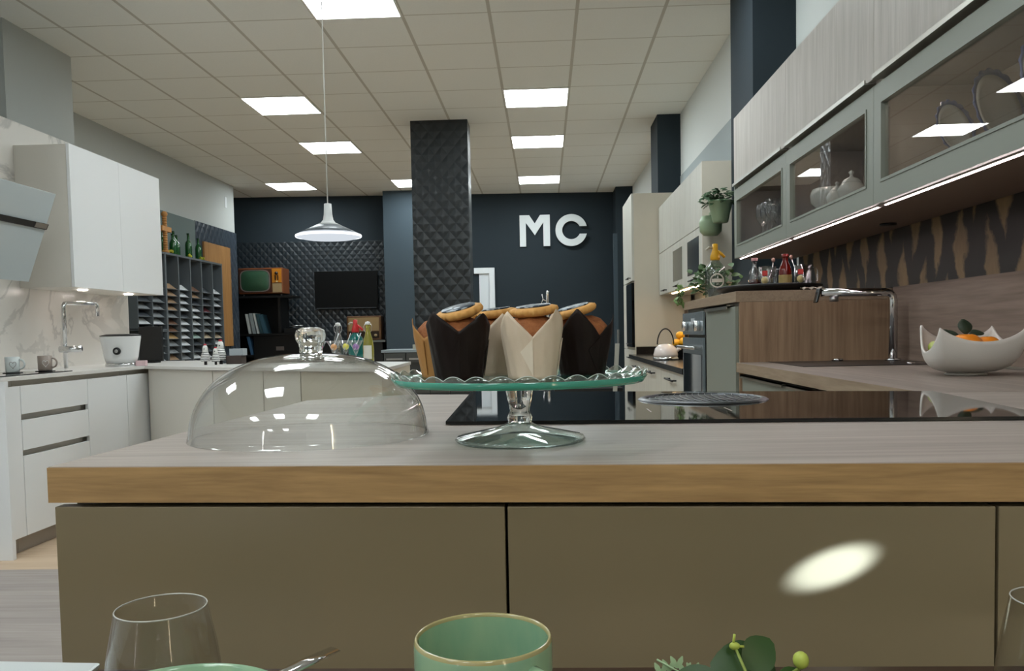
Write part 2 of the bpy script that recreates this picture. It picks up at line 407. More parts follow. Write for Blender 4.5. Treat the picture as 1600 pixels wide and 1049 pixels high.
# ------------------------------------------------------------------ pendant lamp
PX, PY = -1.235, 4.8
pl = thing('pendant_lamp', 'white and grey pendant lamp with a wide shallow shade hanging on a white cord', 'lamp', (PX, PY, 1.62))
PW = mat('pendant_white', 'd9dcdc', .3); PG = mat('pendant_grey', '596066', .35)
MB().tube([(PX, PY, 1.80), (PX, PY, CZ)], .0035, 8).build('cord', mat('white_cord', 'd8d8d2', .5), pl)
MB().lathe([(0, 1.822), (.018, 1.822), (.021, 1.82), (.024, 1.76), (.029, 1.73), (.042, 1.713), (.07, 1.70), (.066, 1.697), (.0, 1.70)], (PX, PY, 0), 32).build('neck', PW, pl)
MB().lathe([(.0, 1.697), (.068, 1.7), (.12, 1.676), (.168, 1.652), (.166, 1.648), (.1, 1.673), (.0, 1.69)], (PX, PY, 0), 48).build('shade', PG, pl)
MB().lathe([(.168, 1.652), (.187, 1.64), (.186, 1.632), (.150, 1.622), (.0, 1.615), (0, 1.625), (.15, 1.632), (.165, 1.646)], (PX, PY, 0), 48).build('diffuser', emit('pendant_glow', 'eef6ff', .16), pl)
MB().lathe([(.186, 1.630), (.188, 1.634), (.188, 1.640), (.186, 1.643), (.183, 1.636), (.186, 1.630)], (PX, PY, 0), 48).build('glow_rim', emit('pendant_rim_glow', 'f4faff', .5), pl)
MB().lathe([(0, CZ-.03), (.04, CZ-.03), (.045, CZ-.001), (0, CZ-.001)], (PX, PY, 0), 24).build('ceiling_rose', PW, pl)

# ------------------------------------------------------------------ island / near counter
IZ = .92
front = lambda x: .876-.052*(x)          # front edge line
tp = [(-.557, front(-.557)), (1.40, front(1.40)), (1.40, 1.70), (.775, 1.735), (-.20, 1.91), (-.317, 1.93), (-.524, 1.807)]
ct = thing('worktop', 'long grey oak worktop of the near island with a thick oak front edge', 'worktop', (.4, 1.3, .88))
TP = MB().prism([(x, y) for x, y in tp], .8805, IZ); TP.build('surface', M_['top'], ct)
MB().hexa([(-.558, front(-.558)-.0015, .880), (1.40, front(1.4)-.0015, .880), (1.40, front(1.4)+.001, .880), (-.558, front(-.558)+.001, .880),
           (-.558, front(-.558)-.0015, IZ-.0008), (1.40, front(1.4)-.0015, IZ-.0008), (1.40, front(1.4)+.001, IZ-.0008), (-.558, front(-.558)+.001, IZ-.0008)]).build('front_edge', M_['edge'], ct)['label'] = 'oak front edge band'
# base cabinets below
def fpanel(x0, x1, z0, z1, off, th=.018):
    return MB().hexa([(x0, front(x0)+off, z0), (x1, front(x1)+off, z0), (x1, front(x1)+off+th, z0), (x0, front(x0)+off+th, z0),
                      (x0, front(x0)+off, z1), (x1, front(x1)+off, z1), (x1, front(x1)+off+th, z1), (x0, front(x0)+off+th, z1)])
seams = [-.553, -.0445, .4545, .96]
for i in range(3):
    a, b = seams[i]+(.0015 if i else 0), seams[i+1]-.0015
    lab = ['taupe base cabinet at the left end of the near island', 'taupe base cabinet in the middle of the near island', 'taupe base cabinet at the right edge of the near island'][i]
    t = thing('base_cabinet', lab, 'cabinet', ((a+b)/2, 1.2, 0), 'taupe cabinets of the island')
    fpanel(a, b, .10, .8745, 0.002).build('front_panel', M_['olive'], t, bevel=.001)
    MB().box(a, b, front((a+b)/2)+.06, 1.50, .10, .8785).build('carcass', mat('dark_carcass', '2a2621', .6), t)
    MB().box(a, b, front((a+b)/2)+.09, 1.45, 0, .0995).build('plinth', M_['plinth'], t)
# cooktop
cz = .921
ck = thing('cooktop', 'black glass induction cooktop with built-in extractor set in the worktop', 'cooktop', (.3, 1.55, cz))
q4 = [(-.154, 1.267), (.725, 1.212), (.777, 1.705), (-.171, 1.915)]
MB().prism(q4, cz, cz+.005).build('glass', M_['blackgl'], ck)
vt = (.298, 1.60)
g = MB().lathe([(.106, .0), (.107, .0036), (.112, .0042), (.118, .0030), (.122, .0003)], (vt[0], vt[1], cz+.0052), 64); g.build('grille_ring', mat('vent_metal', '5a5d61', .35, 1), ck)
MB().lathe([(0, .0002), (.106, .0002), (.106, .0008), (0, .0008)], (vt[0], vt[1], cz+.0052), 48).build('grille_well', M_['black'], ck)
for i in range(17):
    a = -.100+.20*i/16; hw = math.sqrt(max(.105**2-a*a, 0))
    if hw < .012: continue
    b = MB(); P = []
    for k in range(9):
        t_ = -1+2*k/8; yy = vt[1]+t_*hw; xx = vt[0]+a+.012*(t_*t_)
        P.append((xx, yy, cz+.0078))
    b.tube(P, .0008, 6); b.build('blade', mat('vent_blade', '6a6e72', .3, 1), ck)
MB().box(.17, .172, 1.36, 1.42, cz+.0051, cz+.0055).box(.30, .302, 1.36, 1.42, cz+.0051, cz+.0055).build('touch_mark', mat('touch_mark', 'b8b0a6', .5), ck)

# ------------------------------------------------------------------ cake stand
SX, SY = -.034, 1.07
st = thing('cake_stand', 'clear glass cake stand with scalloped rim carrying five muffins', 'cake stand', (SX, SY, IZ))
NS = 36
def scal(r, z, a, k):
    s = abs(math.sin(a*NS/2))
    if k == 'x': return r, z
    return r, z
def platemod(r, z, a, k):
    if k in (3, 4): return r+.0012*abs(math.sin(a*NS/2)), z+.0052*abs(math.sin(a*NS/2))
    return r, z
pm = MB()
pm.lathe([(0, 1.0015), (.142, 1.0015), (.150, 1.0022), (.1605, 1.0065), (.1625, 1.0062), (.1585, .9972), (.150, .9955), (.03, .995), (0, .995)], (SX, SY, 0), 36*10, mod=platemod)
pm.build('plate', M_['stand'], st)
RMG = mat('glass_rim_highlight', 'c9d2cd', .12)  # pale tube below paints the highlight along the scalloped plate edge
MB().tube([(SX+(.1615+.0012*abs(math.sin(a*NS/2)))*math.cos(a), SY+(.1615+.0012*abs(math.sin(a*NS/2)))*math.sin(a), 1.0066+.0052*abs(math.sin(a*NS/2))) for a in [2*PI*i/720 for i in range(721)]], .00045, 5, caps=False).build('painted_rim_highlight', RMG, st)
em = MB().lathe([(.1575, .9962), (.1632, 1.0045), (.1612, 1.0048), (.1557, .9965)], (SX, SY, 0), 120)
kk = N('teal_glass_edge'); kk.b.inputs['Base Color'].default_value = L('58c2a8'); kk.b.inputs['Roughness'].default_value = .1; kk.b.inputs['Transmission Weight'].default_value = .45
em.build('plate_edge', kk.m, st)['label'] = 'teal glass edge band'
def facet(r, z, a, k): return r*(1-.05*abs(math.sin(a*4))), z
MB().lathe([(0, .9945), (.0185, .9945), (.0175, .985), (.0125, .959), (.0145, .955), (.0165, .950), (.0145, .9445), (0, .9445)], (SX, SY, 0), 64, mod=facet).build('stem', M_['knob'], st)
def footmod(r, z, a, k):
    if k in (3, 4): return r+.0015*abs(math.sin(a*14)), z
    return r, z
MB().lathe([(0, .9443), (.016, .944), (.03, .938), (.080, .927), (.083, .924), (.081, .9205), (.07, .9215), (.02, .930), (0, .931)], (SX, SY, 0), 168, mod=footmod).build('foot', M_['stand'], st)

# ------------------------------------------------------------------ muffins
CR = None
def crumb_mat():
    k = N('muffin_crumb'); v = k.coord(); n = k.n('ShaderNodeTexNoise', i_Scale=160.0, i_Detail=6.0, i_Roughness=.7); k.l(v, n.inputs[0])
    k.l(k.mix(n.outputs[0], L('6e3516'), L('c07a45')), k.b.inputs['Base Color']); k.b.inputs['Roughness'].default_value = .8
    k.bump(n.outputs[0], .8, .004); return k.m
def cookie_mat():
    k = N('cookie_biscuit'); v = k.coord(); n = k.n('ShaderNodeTexNoise', i_Scale=90.0, i_Detail=4.0); k.l(v, n.inputs[0])
    k.l(k.mix(n.outputs[0], L('c98a40'), L('e6b36b')), k.b.inputs['Base Color']); k.b.inputs['Roughness'].default_value = .7
    k.bump(n.outputs[0], .3, .002); return k.m
def wafer_mat():
    k = N('printed_wafer'); v = k.coord(); n = k.n('ShaderNodeTexNoise', i_Scale=70.0, i_Detail=1.0); k.l(v, n.inputs[0])
    r = k.n('ShaderNodeMapRange', i_1=.52, i_2=.56); k.l(n.outputs[0], r.inputs[0])
    k.l(k.mix(r.outputs[0], L('2c3744'), L('a9b3bd')), k.b.inputs['Base Color']); k.b.inputs['Roughness'].default_value = .45; k.b.inputs['Specular IOR Level'].default_value = .3
    return k.m
def paper(name, c, c2):
    k = N(name); v = k.coord((1, 1, .4)); n = k.n('ShaderNodeTexNoise', i_Scale=60.0, i_Detail=4.0); k.l(v, n.inputs[0])
    k.l(k.mix(n.outputs[0], L(c), L(c2)), k.b.inputs['Base Color']); k.b.inputs['Roughness'].default_value = .5; k.b.inputs['Specular IOR Level'].default_value = .25
    k.bump(n.outputs[0], .5, .004); return k.m
PFOLD = {}
CRM, CKM, WFM = crumb_mat(), cookie_mat(), wafer_mat()
PLIGHT = paper('cream_baking_paper', 'e2cfba', 'd2bda4'); PDARK = paper('dark_brown_baking_paper', '1c0d08', '0f0604'); PKRAFT = paper('kraft_baking_paper', 'b98850', 'a87640')
PFOLD['cream_baking_paper'] = paper('cream_baking_paper_fold', 'f0e2d0', 'e2d2bd')
def muffin(x, y, rot, pap, label, peaks=(.084, .086, .083, .085), rb=.030, rt=.045, ck=(0, 0, 8, 0), valley=.052, seed=0, h0=.0):
    zb = 1.002; rnd = random.Random(seed)
    t = thing('muffin', label, 'muffin', (x, y, zb), 'muffins on the cake stand')
    n = 128; m = 14; mb = MB(); mb.smooth = True; P = []
    ph = [rnd.uniform(-.05, .05) for _ in range(8)]
    def prof(a):
        u = ((a-rot)/(PI/2)) % 4; i = int(u) % 4; f = u-i       # peak at integer
        pk = peaks[i] if f < .5 else peaks[(i+1) % 4]
        d = abs(f-.5)*2                                             # 1 at peak 0 at valley
        return valley+(pk-valley)*(d**1.0), d
    for j in range(m+1):
        v = j/m
        for i in range(n):
            a = 2*PI*i/n; H, d = prof(a); z = H*v
            zz = z/.085
            r = rb+(rt-rb)*min(1, zz*1.0)**1.05
            if zz > .62: r -= (zz-.62)*.010*(d**2)                 # tips lean in a little
            r *= 1+.035*math.cos(4*(a-rot))*min(1, zz*1.5)+.012*math.sin(9*a+ph[0]*40)*zz+.008*math.sin(17*a+5*zz)
            P.append((x+r*math.cos(a), y+r*math.sin(a), zb+z))
    F = []
    for j in range(m):
        for i in range(n): k = (i+1) % n; F.append((j*n+i, j*n+k, (j+1)*n+k, (j+1)*n+i))
    F.append(list(range(n))[::-1]); mb.add(P, F)
    o = mb.build('paper_wrapper', pap, t, normals=True)
    so = o.modifiers.new('solid', 'SOLIDIFY'); so.thickness = .0006; so.offset = -1
    # folded overlapping flap on the front
    for s_ in (0, 1):
        a = rot+PI/2*(.5+s_)
        fl = MB(); pts = []
        for (da, z) in ((0, .004), (0, .050), (-.42, .034)):
            z_ = z; r = (rb+(rt-rb)*(z/.085)**1.05)*(1+.035*math.cos(4*(a+da-rot))*min(1, z/.085*1.5))+.0013
            pts.append((x+r*math.cos(a+da), y+r*math.sin(a+da), zb+z_))
        fl.add(pts, [(0, 1, 2)]); oo = fl.build('fold', PFOLD.get(pap.name, pap), t); sd = oo.modifiers.new('solid', 'SOLIDIFY'); sd.thickness = .0008; sd.offset = 0
    # cake
    cm = MB(); prf = [(0, .004), (rb-.004, .004), (rb+.005, .044), (rb+.0065, .054), (rb+.004, .064), (.025, .0735), (.014, .0775), (0, .0785)]
    cm.lathe(prf, (x, y, zb), 40, mod=lambda r, z, a, k: (r*(1+.03*math.sin(5*a+seed)), z+(.0015*math.sin(7*a+seed) if k > 2 else 0)))
    cm.build('cake', CRM, t)
    # cookie with printed wafer
    dx, dy, tx, ty = ck
    Mx = Matrix.Translation((x+dx, y+dy, zb+.082+h0)) @ Matrix.Rotation(math.radians(tx), 4, 'X') @ Matrix.Rotation(math.radians(ty), 4, 'Y')
    b = MB().lathe([(0, -.003), (.024, -.003), (.0285, -.0005), (.030, .0035), (.0285, .0068), (.025, .008), (0, .008)], (0, 0, 0), 96, mod=lambda r, z, a, k: (r+(.0014*math.cos(16*a) if r > .026 else 0), z)); b.xf(Mx)
    cko = b.build('cookie', CKM, t)
    b = MB().lathe([(0, .0082), (.0215, .0082), (.022, .0092), (.0215, .0098), (0, .0098)], (0, 0, 0), 48); b.xf(Mx); b.build('wafer', WFM, cko)
    return t
muffin(-.0165, 1.048, math.radians(-85-45-2), PLIGHT, 'muffin in cream paper at the front centre of the stand, whole front visible', ck=(.0035, 0, 6, -5), seed=1, peaks=(.084, .086, .084, .084))
muffin(-.109, 1.050, math.radians(-85-43), PDARK, 'muffin in dark brown paper at the front left of the stand', peaks=(.086, .083, .084, .084), ck=(.003, -.004, 12, -12), seed=2, valley=.060)
muffin(-.070, 1.150, math.radians(-70), PLIGHT, 'muffin in cream paper half hidden between the dark and the front cream muffin', ck=(.002, 0, 4, -6), seed=3)
muffin(.050, 1.125, math.radians(-100), PDARK, 'muffin in dark brown paper at the right of the stand', peaks=(.088, .080, .08, .08), ck=(-.010, -.004, 6, -14), seed=4)
muffin(-.137, 1.128, math.radians(-172), PKRAFT, 'muffin in tan kraft paper hidden behind the front left dark muffin', peaks=(.080, .066, .07, .07), ck=(.014, .002, 4, -4), seed=5, h0=-.006)

# ------------------------------------------------------------------ glass dome
DX, DY = -.333, 1.165
dm = thing('cake_dome', 'clear glass cake dome with a round knob standing on the worktop', 'cake cover', (DX, DY, IZ))
prof = []; N_ = 22; Ro, Ho = .164, .117
for i in range(N_+1):
    t_ = i/N_*PI/2; e = .82
    prof.append((Ro*math.cos(t_)**e if i < N_ else 0, Ho*math.sin(t_)**.93))
prof[0] = (Ro+.002, .0005)
inner = [(max(r-.0024, 0) if r > 0 else 0, max(z-.0024*(z/Ho)**.5, .0005)) for r, z in prof]
inner[0] = (Ro-.001, .0005)
pr = prof+inner[::-1]+[prof[0]]
MB().lathe(pr, (DX, DY, IZ), 96).build('shell', M_['dome'], dm)
MB().lathe([(0, .1174), (.016, .1174), (.0155, .124), (.0165, .129), (.0205, .136), (.0215, .142), (.0195, .149), (.013, .1525), (0, .153)], (DX+.003, DY, IZ), 40).build('knob', M_['knob'], dm)

# ------------------------------------------------------------------ right-hand run (near)
WX = 1.42
rc = thing('worktop', 'grey oak side worktop with sink running back along the right wall', 'worktop', (1.1, 2.6, .88))
MB().prism([(.782, 1.742), (1.405, 1.712), (1.405, 3.438), (.782, 3.438)], .881, .9195).build('surface', M_['topy'], rc)
MB().prism([(.780, 1.742), (.782, 1.742), (.782, 3.438), (.780, 3.438)], .881, .919).build('edge', M_['edgey'], rc)
for i, (y0_, y1_, lab) in enumerate(((2.79, 3.436, 'sage base cabinet with rail handle under the side worktop, far one'), (2.14, 2.787, 'sage base cabinet with rail handle under the side worktop, near one'))):
    t = thing('base_cabinet', lab, 'cabinet', (1.1, (y0_+y1_)/2, 0), 'sage base cabinets under the sink')
    MB().box(.83, 1.40, y0_, y1_, .1, .8790).build('carcass', M_['sagedk'], t)
    MB().box(.803, .826, y0_, y1_, .1, .862).build('door', M_['sage'], t, bevel=.001)
    MB().box(.788, .826, y0_+.03, y1_-.02, .866, .872).box(.788, .791, y0_+.03, y1_-.02, .858, .872).build('handle', M_['alu'], t)
    MB().box(.87, 1.38, y0_, y1_, 0, .099).build('plinth', M_['plinth'], t)
# splashback
one(MB().box(1.408, 1.5195, 1.72, 3.44, .9215, 1.213), 'splashback_panel', M_['oakx'], 'brown grey oak splashback panel behind the fruit bowl', 'panel')
one(MB().box(1.412, 1.5195, 1.0, 4.70, 1.2135, 1.4445), 'splashback_panel', trunks_mat(), 'splashback panel printed with dark slanting tree trunks', 'panel')
one(MB().box(1.395, 1.408, 1.75, 2.75, .9205, .928), 'splashback_trim', M_['alu'], 'thin metal strip along the back of the side worktop', 'trim')
# sink
sk = thing('sink', 'dark inset sink at the back of the side worktop', 'sink', (1.15, 3.15, .92))
MB().box(.90, 1.36, 2.95, 3.40, .9203, .922).build('rim', mat('dark_sink', '3a3634', .35, .4), sk, bevel=.0008)
MB().lathe([(0, 0), (.022, 0), (.022, .008), (.018, .010), (0, .010)], (1.16, 3.36, .9222), 24).build('strainer', M_['chrome'], sk)
one(MB().lathe([(0, 0), (.014, 0), (.014, .004), (0, .005)], (1.30, 3.02, .9222), 24), 'sink_button', M_['chrome'], 'small round chrome button beside the tap', 'sink button')
# tap
tpx, tpy = 1.352, 3.30
tt = thing('kitchen_tap', 'chrome square-cornered kitchen tap over the inset sink', 'tap', (tpx, tpy, .9222))
MB().lathe([(0, 0), (.03, 0), (.03, .006), (.024, .01), (0, .01)], (tpx, tpy, .9222), 32).build('base', M_['chrome'], tt)
path = [(tpx, tpy, .93), (tpx, tpy, 1.155), (tpx-.003, tpy, 1.172), (tpx-.012, tpy, 1.184), (tpx-.03, tpy, 1.188), (1.075, tpy, 1.190)]
MB().tube(path, .0165, 20).build('spout', M_['chrome'], tt)
MB().lathe([(0, 0), (.017, 0), (.017, .022), (0, .022)], (1.125, tpy, 1.155), 24).build('outlet', M_['steel'], tt)
MB().hexa([(1.050, tpy-.017, 1.152), (1.060, tpy-.017, 1.152), (1.060, tpy+.017, 1.152), (1.050, tpy+.017, 1.152), (1.064, tpy-.017, 1.208), (1.076, tpy-.017, 1.208), (1.076, tpy+.017, 1.208), (1.064, tpy+.017, 1.208)]).build('lever', mat('dark_chrome', '55585a', .2, 1), tt, bevel=.003)
# tower block with oven
blk = thing('tall_cabinet_block', 'brown oak clad half-height cabinet block between sink and oven', 'cabinet', (1.1, 3.8, 0))
MB().box(.78, 1.5195, 3.44, 4.72, 1.166, 1.210).build('top_board', M_['edgey'], blk, bevel=.001)
MB().box(.795, 1.42, 3.4405, 3.458, 0, 1.1655).build('side_panel', M_['oakz'], blk)
MB().box(.80, 1.42, 3.459, 4.69, .1, 1.165).build('carcass', M_['sagedk'], blk)
MB().box(.782, .7995, 3.46, 4.08, .1, 1.148).build('door', M_['sage'], blk, bevel=.001)
MB().box(.765, .7995, 3.55, 4.05, 1.153, 1.159).box(.765, .768, 3.55, 4.05, 1.140, 1.159).build('handle', M_['alu'], blk)
MB().box(.782, .7995, 4.70, 4.718, .0, 1.165).build('end_panel', M_['oakz'], blk)
MB().box(.84, 1.40, 3.47, 4.68, 0, .099).build('plinth', M_['plinth'], blk)
ov = thing('oven', 'steel built-in oven with dark window and two knobs in the half-height block', 'oven', (.78, 4.39, .55))
OS = mat('oven_steel', '8e999f', .25, .6)
MB().box(.770, .7815, 4.10, 4.695, 1.03, 1.145).build('control_panel', OS, ov, bevel=.001)
MB().box(.770, .7815, 4.10, 4.695, .55, 1.015).build('oven_door', OS, ov, bevel=.001)
MB().box(.768, .7699, 4.14, 4.66, .60, .93).build('window', M_['blackgl'], ov)
MB().tube([(.735, 4.14, .965), (.735, 4.66, .965)], .008, 10).box(.735, .770, 4.16, 4.175, .96, .97).box(.735, .77, 4.625, 4.64, .96, .97).build('handle', M_['steel'], ov)
for yy in (4.20, 4.55):
    MB().tube([(.769, yy, 1.075), (.745, yy, 1.075)], .026, 20).build('knob', M_['chrome'], ov)
MB().box(.768, .7699, 4.33, 4.42, 1.085, 1.115).build('display', mat('display_pale', 'b9c0c6', .3), ov)
MB().box(.772, .7995, 4.10, 4.695, .1, .548).build('lower_drawer', M_['sage'], blk, bevel=.001)

# ------------------------------------------------------------------ wall cabinets (near right)
UX = 1.07; UB, UM, UT = 1.446, 1.848, 2.222
ys = [4.745, 3.743, 2.767, 1.77]
names = ['far end of the row, glasses inside', 'middle of the row, white china inside', 'nearest of the row, patterned plates inside']
def frame_door(x, y0_, y1_, z0, z1, parent, fs=.065, fb=.07, ft=.065, th=.02, m=None):
    b = MB(); b.box(x, x+th, y0_, y0_+fs, z0, z1).box(x, x+th, y1_-fs, y1_, z0, z1).box(x, x+th, y0_+fs, y1_-fs, z0, z0+fb).box(x, x+th, y0_+fs, y1_-fs, z1-ft, z1)
    # inner lip
    d_ = b.build('door_frame', m or M_['sage'], parent)
    b = MB(); a = .008
    b.box(x-.003, x, y0_+fs-a, y1_-fs+a, z0+fb-a, z0+fb+.001).box(x-.003, x, y0_+fs-a, y1_-fs+a, z1-ft-.001, z1-ft+a).box(x-.003, x, y0_+fs-a, y0_+fs, z0+fb, z1-ft).box(x-.003, x, y1_-fs, y1_-fs+a, z0+fb, z1-ft)
    b.build('bead', m or M_['sage'], d_)
    MB().box(x+.008, x+.011, y0_+fs-.003, y1_-fs+.003, z0+fb-.003, z1-ft+.003).build('pane', M_['glasst'], d_)
LEDM = emit('led_strip', 'ffe9ec', LED_POWER)
for i in range(3):
    y1_, y0_ = ys[i]-.001, ys[i+1]+.001
    t = thing('display_cabinet', 'sage glass-fronted wall cabinet, '+names[i], 'cabinet', (1.3, (y0_+y1_)/2, UB), 'glass wall cabinets on the right')
    b = MB(); x1_ = 1.405
    b.box(UX+.021, x1_, y0_, y1_, UB, UB+.081); b.box(UX+.021, x1_, y0_, y1_, UM-.03, UM-.012)
    b.box(UX+.021, x1_, y0_, y0_+.018, UB+.081, UM-.03); b.box(UX+.021, x1_, y1_-.018, y1_, UB+.081, UM-.03); b.box(x1_-.012, x1_, y0_+.018, y1_-.018, UB+.081, UM-.03)
    b.build('carcass', mat('cabinet_interior', '9a9087', .6), t)
    frame_door(UX, y0_, y1_, UB+.004, UM-.022, t)
    for xx, yy in ((UX+(.075 if i == 0 else .046), y0_+.13), (UX+.046, y1_-.25)): MB().lathe([(0, -.005), (.018, -.005), (.018, 0), (0, 0)], (xx, yy, UM-.0305), 20).build('interior_and_fill_light', emit('interior_and_fill_glow', 'ffeee0', 13), t)  # far cabinet shows one; the others are out of sight, added to brighten interiors
    MB().box(UX+.024, UX+.0285, y0_+.03, y1_-.03, UB-.003, UB-.0005).build('led_strip', LEDM, t)
    t2 = thing('wall_cabinet', 'grey oak upper wall cabinet above the '+['far', 'middle', 'near'][i]+' glass cabinet', 'cabinet', (1.3, (y0_+y1_)/2, UM), 'grey oak wall cabinets on the right')
    MB().box(UX+.021, x1_, y0_, y1_, UM-.010, UT-.002).build('carcass', M_['greyoak'], t2)
    MB().box(UX, UX+.0205, y0_, y1_, UM+.004, UT).build('door', M_['greyoak'], t2, bevel=.0008)
    MB().box(UX-.018, UX+.02, y0_+.03, y1_-.03, UM-.006, UM-.001).box(UX-.018, UX-.014, y0_+.03, y1_-.03, UM-.001, UM+.008).build('handle', M_['alu'], t2)
# cabinet end on far side
one(MB().box(UX+.003, 1.405, 4.7455, 4.757, UB+.002, UT), 'end_panel', M_['sage'], 'sage end panel closing the far end of the wall cabinets', 'panel')
one(MB().box(UX+.03, 1.404, 1.77, 4.74, UB-.0035, UB-.0008), 'light_shelf', mat('brown_bottom_board', '6b5a4f', .5), 'brown board under the glass-fronted wall cabinets', 'panel')
one(MB().lathe([(0, 0), (.03, 0), (.03, .008), (0, .008)], (1.30, 3.22, UB-.012), 24), 'puck_light', M_['black'], 'small black unlit puck light under the glass-fronted wall cabinets', 'light')
# contents of the cabinets
SHF = UB+.0815
WG = thin_glass('wine_glass_glass', (.85, .85, .85), .3)
WGP = [(0, 0), (.032, 0), (.032, .002), (.005, .005), (.004, .07), (.012, .08), (.032, .105), (.038, .13), (.036, .16), (.031, .185)]
for k, (x, y) in enumerate(((1.17, 4.34), (1.17, 4.43), (1.17, 4.52), (1.26, 4.34), (1.26, 4.43), (1.26, 4.53))):
    b = MB().lathe(WGP, (x, y, SHF), 20)
    one(b, 'wine_glass', WG, 'clear stemmed wine glass in the far glass cabinet, '+['front row, nearest', 'front row, middle', 'front row, farthest', 'back row, nearest', 'back row, middle', 'back row, farthest'][k], 'glass', 'wine glasses in the far cabinet')
CH = mat('white_china', 'c9c7c0', .25)
b = MB().lathe([(0, 0), (.04, 0), (.045, .01), (.075, .04), (.08, .07), (.07, .095), (.066, .095), (.074, .07), (.07, .042), (.0, .012)], (1.18, 3.50, SHF), 32); one(b, 'china_bowl', CH, 'round white china bowl behind the middle glass door', 'bowl')
def lidded(x, y, s, lab, kind='sugar_bowl'):
    t = thing(kind, lab, 'china pot', (x, y, SHF))
    MB().lathe([(0, 0), (.03*s, 0), (.05*s, .02*s), (.055*s, .05*s), (.04*s, .075*s), (0, .078*s)], (x, y, SHF), 28).build('body', CH, t)
    MB().lathe([(.04*s, .076*s), (.03*s, .09*s), (.008*s, .1*s), (.006*s, .11*s), (.012*s, .12*s), (0, .13*s)], (x, y, SHF), 24).build('lid', CH, t)
    z = SHF
    MB().tube([(x, y+.05*s, z+.06*s), (x, y+.085*s, z+.06*s), (x, y+.09*s, z+.04*s), (x, y+.054*s, z+.025*s)], .004, 8).build('handle', CH, t)
lidded(1.15, 3.335, .75, 'small white lidded pot beside the round china bowl')
lidded(1.16, 3.21, .9, 'larger white lidded pot in the middle glass cabinet')
for k in range(4):
    b = MB().lathe([(0, 0), (.05, 0), (.09, .012), (.088, .016), (.0, .006)], (1.30, 3.30, SHF+.0165*k), 32)
    one(b, 'china_saucer', CH, 'white china saucer in the stack behind the lidded pots, '+['lowest', 'second from the bottom', 'second from the top', 'topmost'][k], 'saucer', 'stack of saucers')
PBL = mat('blue_rim_glaze', '56608a', .3)
def rimplate(x, y, zc, r, lean, yawp, lab):
    b = MB(); b.lathe([(0, .004), (r*.62, .004), (r*.68, .010), (r*.86, .013), (r*.86, .010), (r*.68, .006), (r*.6, 0), (0, 0)], (0, 0, 0), 56); b.cur = 1
    b.lathe([(r*.861, .010), (r*.861, .0132), (r, .017), (r, .014)], (0, 0, 0), 56, mod=lambda rr, z, a, k: (rr+(.004*math.cos(18*a) if rr > r*.9 else 0), z))
    mx = Matrix.Translation((x, y, zc)) @ Matrix.Rotation(yawp, 4, 'Z') @ Matrix.Rotation(math.radians(lean), 4, 'X'); b.xf(mx)
    return one(b, 'china_plate', [CH, PBL], lab, 'plate', 'blue-rimmed plates in the near cabinet')
rimplate(1.165, 2.45, SHF+.083, .082, 78, .5, 'small blue-rimmed plate standing on edge at the left of the near cabinet')
rimplate(1.24, 2.36, SHF+.113, .112, 78, .5, 'large blue-rimmed plate standing on edge behind the small one')
rimplate(1.25, 2.15, SHF+.121, .12, 78, .5, 'blue-rimmed plate standing on edge furthest right in the near cabinet')
b = MB().lathe([(0, 0), (.05, 0), (.09, .05), (.115, .075), (.112, .077), (.085, .054), (0, .008)], (1.22, 1.93, SHF), 40); one(b, 'china_bowl', [CH], 'blue and white china bowl in front of the standing plates', 'bowl')

# fruit bowl
bx, by = 1.158, 2.345
fb = thing('fruit_bowl', 'white square bowl with four raised corners full of oranges', 'bowl', (bx, by, .92))
BW = mat('white_ceramic', 'cfcac3', .35)
cor = [(1.036, 2.235, 1.053), (1.258, 2.225, 1.05), (1.288, 2.455, 1.055), (1.082, 2.455, 1.060)]
mb = MB(); mb.smooth = True; NA = 96; NR = 16
mid = [(.118, 1.012), (.118, 1.0), (.118, 1.012), (.11, .985)]
ang = [math.atan2(c[1]-by, c[0]-bx) for c in cor]
def rimpt(a):
    # find sector
    for i in range(4):
        a0_ = ang[i]; a1_ = ang[(i+1) % 4]
        if a1_ < a0_: a1_ += 2*PI
        aa = a
        while aa < a0_-1e-9: aa += 2*PI
        while aa >= a0_+2*PI-1e-9: aa -= 2*PI
        if a0_-1e-9 <= aa <= a1_+1e-9:
            f = (aa-a0_)/(a1_-a0_); c0 = Vector(cor[i]); c1 = Vector(cor[(i+1) % 4]); p = c0.lerp(c1, f)
            s_ = 1-(2*f-1)**2
            zz = p.z-(c0.z/2+c1.z/2-mid[i][1])*s_**.9
            out = Vector((p.x-bx, p.y-by, 0)).normalized()*.012*s_
            return Vector((p.x+out.x, p.y+out.y, zz))
P = []; 
for j in range(NR+1):
    v = j/NR
    for i in range(NA):
        a = 2*PI*i/NA-PI; R = rimpt(a); rr = Vector((R.x-bx, R.y-by, 0)); rl = rr.length; k = v**.8
        base = .048; rad = base+(rl-base)*math.sin(v*PI/2)**.9
        z = .928+(R.z-.928)*(v**1.9)
        P.append((bx+rr.x/rl*rad, by+rr.y/rl*rad, z))
F = [(j*NA+i, j*NA+(i+1) % NA, (j+1)*NA+(i+1) % NA, (j+1)*NA+i) for j in range(NR) for i in range(NA)]
F.append(list(range(NA))[::-1]); mb.add(P, F); bo = mb.build('bowl_shell', BW, fb); sd = bo.modifiers.new('solid', 'SOLIDIFY'); sd.thickness = .006; sd.offset = -1
MB().lathe([(0, 0), (.052, 0), (.053, .002), (.046, .009), (0, .009)], (bx, by, .9197), 48).build('foot_ring', BW, fb)
OR = mat('orange_peel', 'e98a1c', .45, bump=.25, bscale=350)
GL = mat('dark_green_leaf', '2d3b2b', .5); LG = mat('lime_green', '9aa83c', .45)
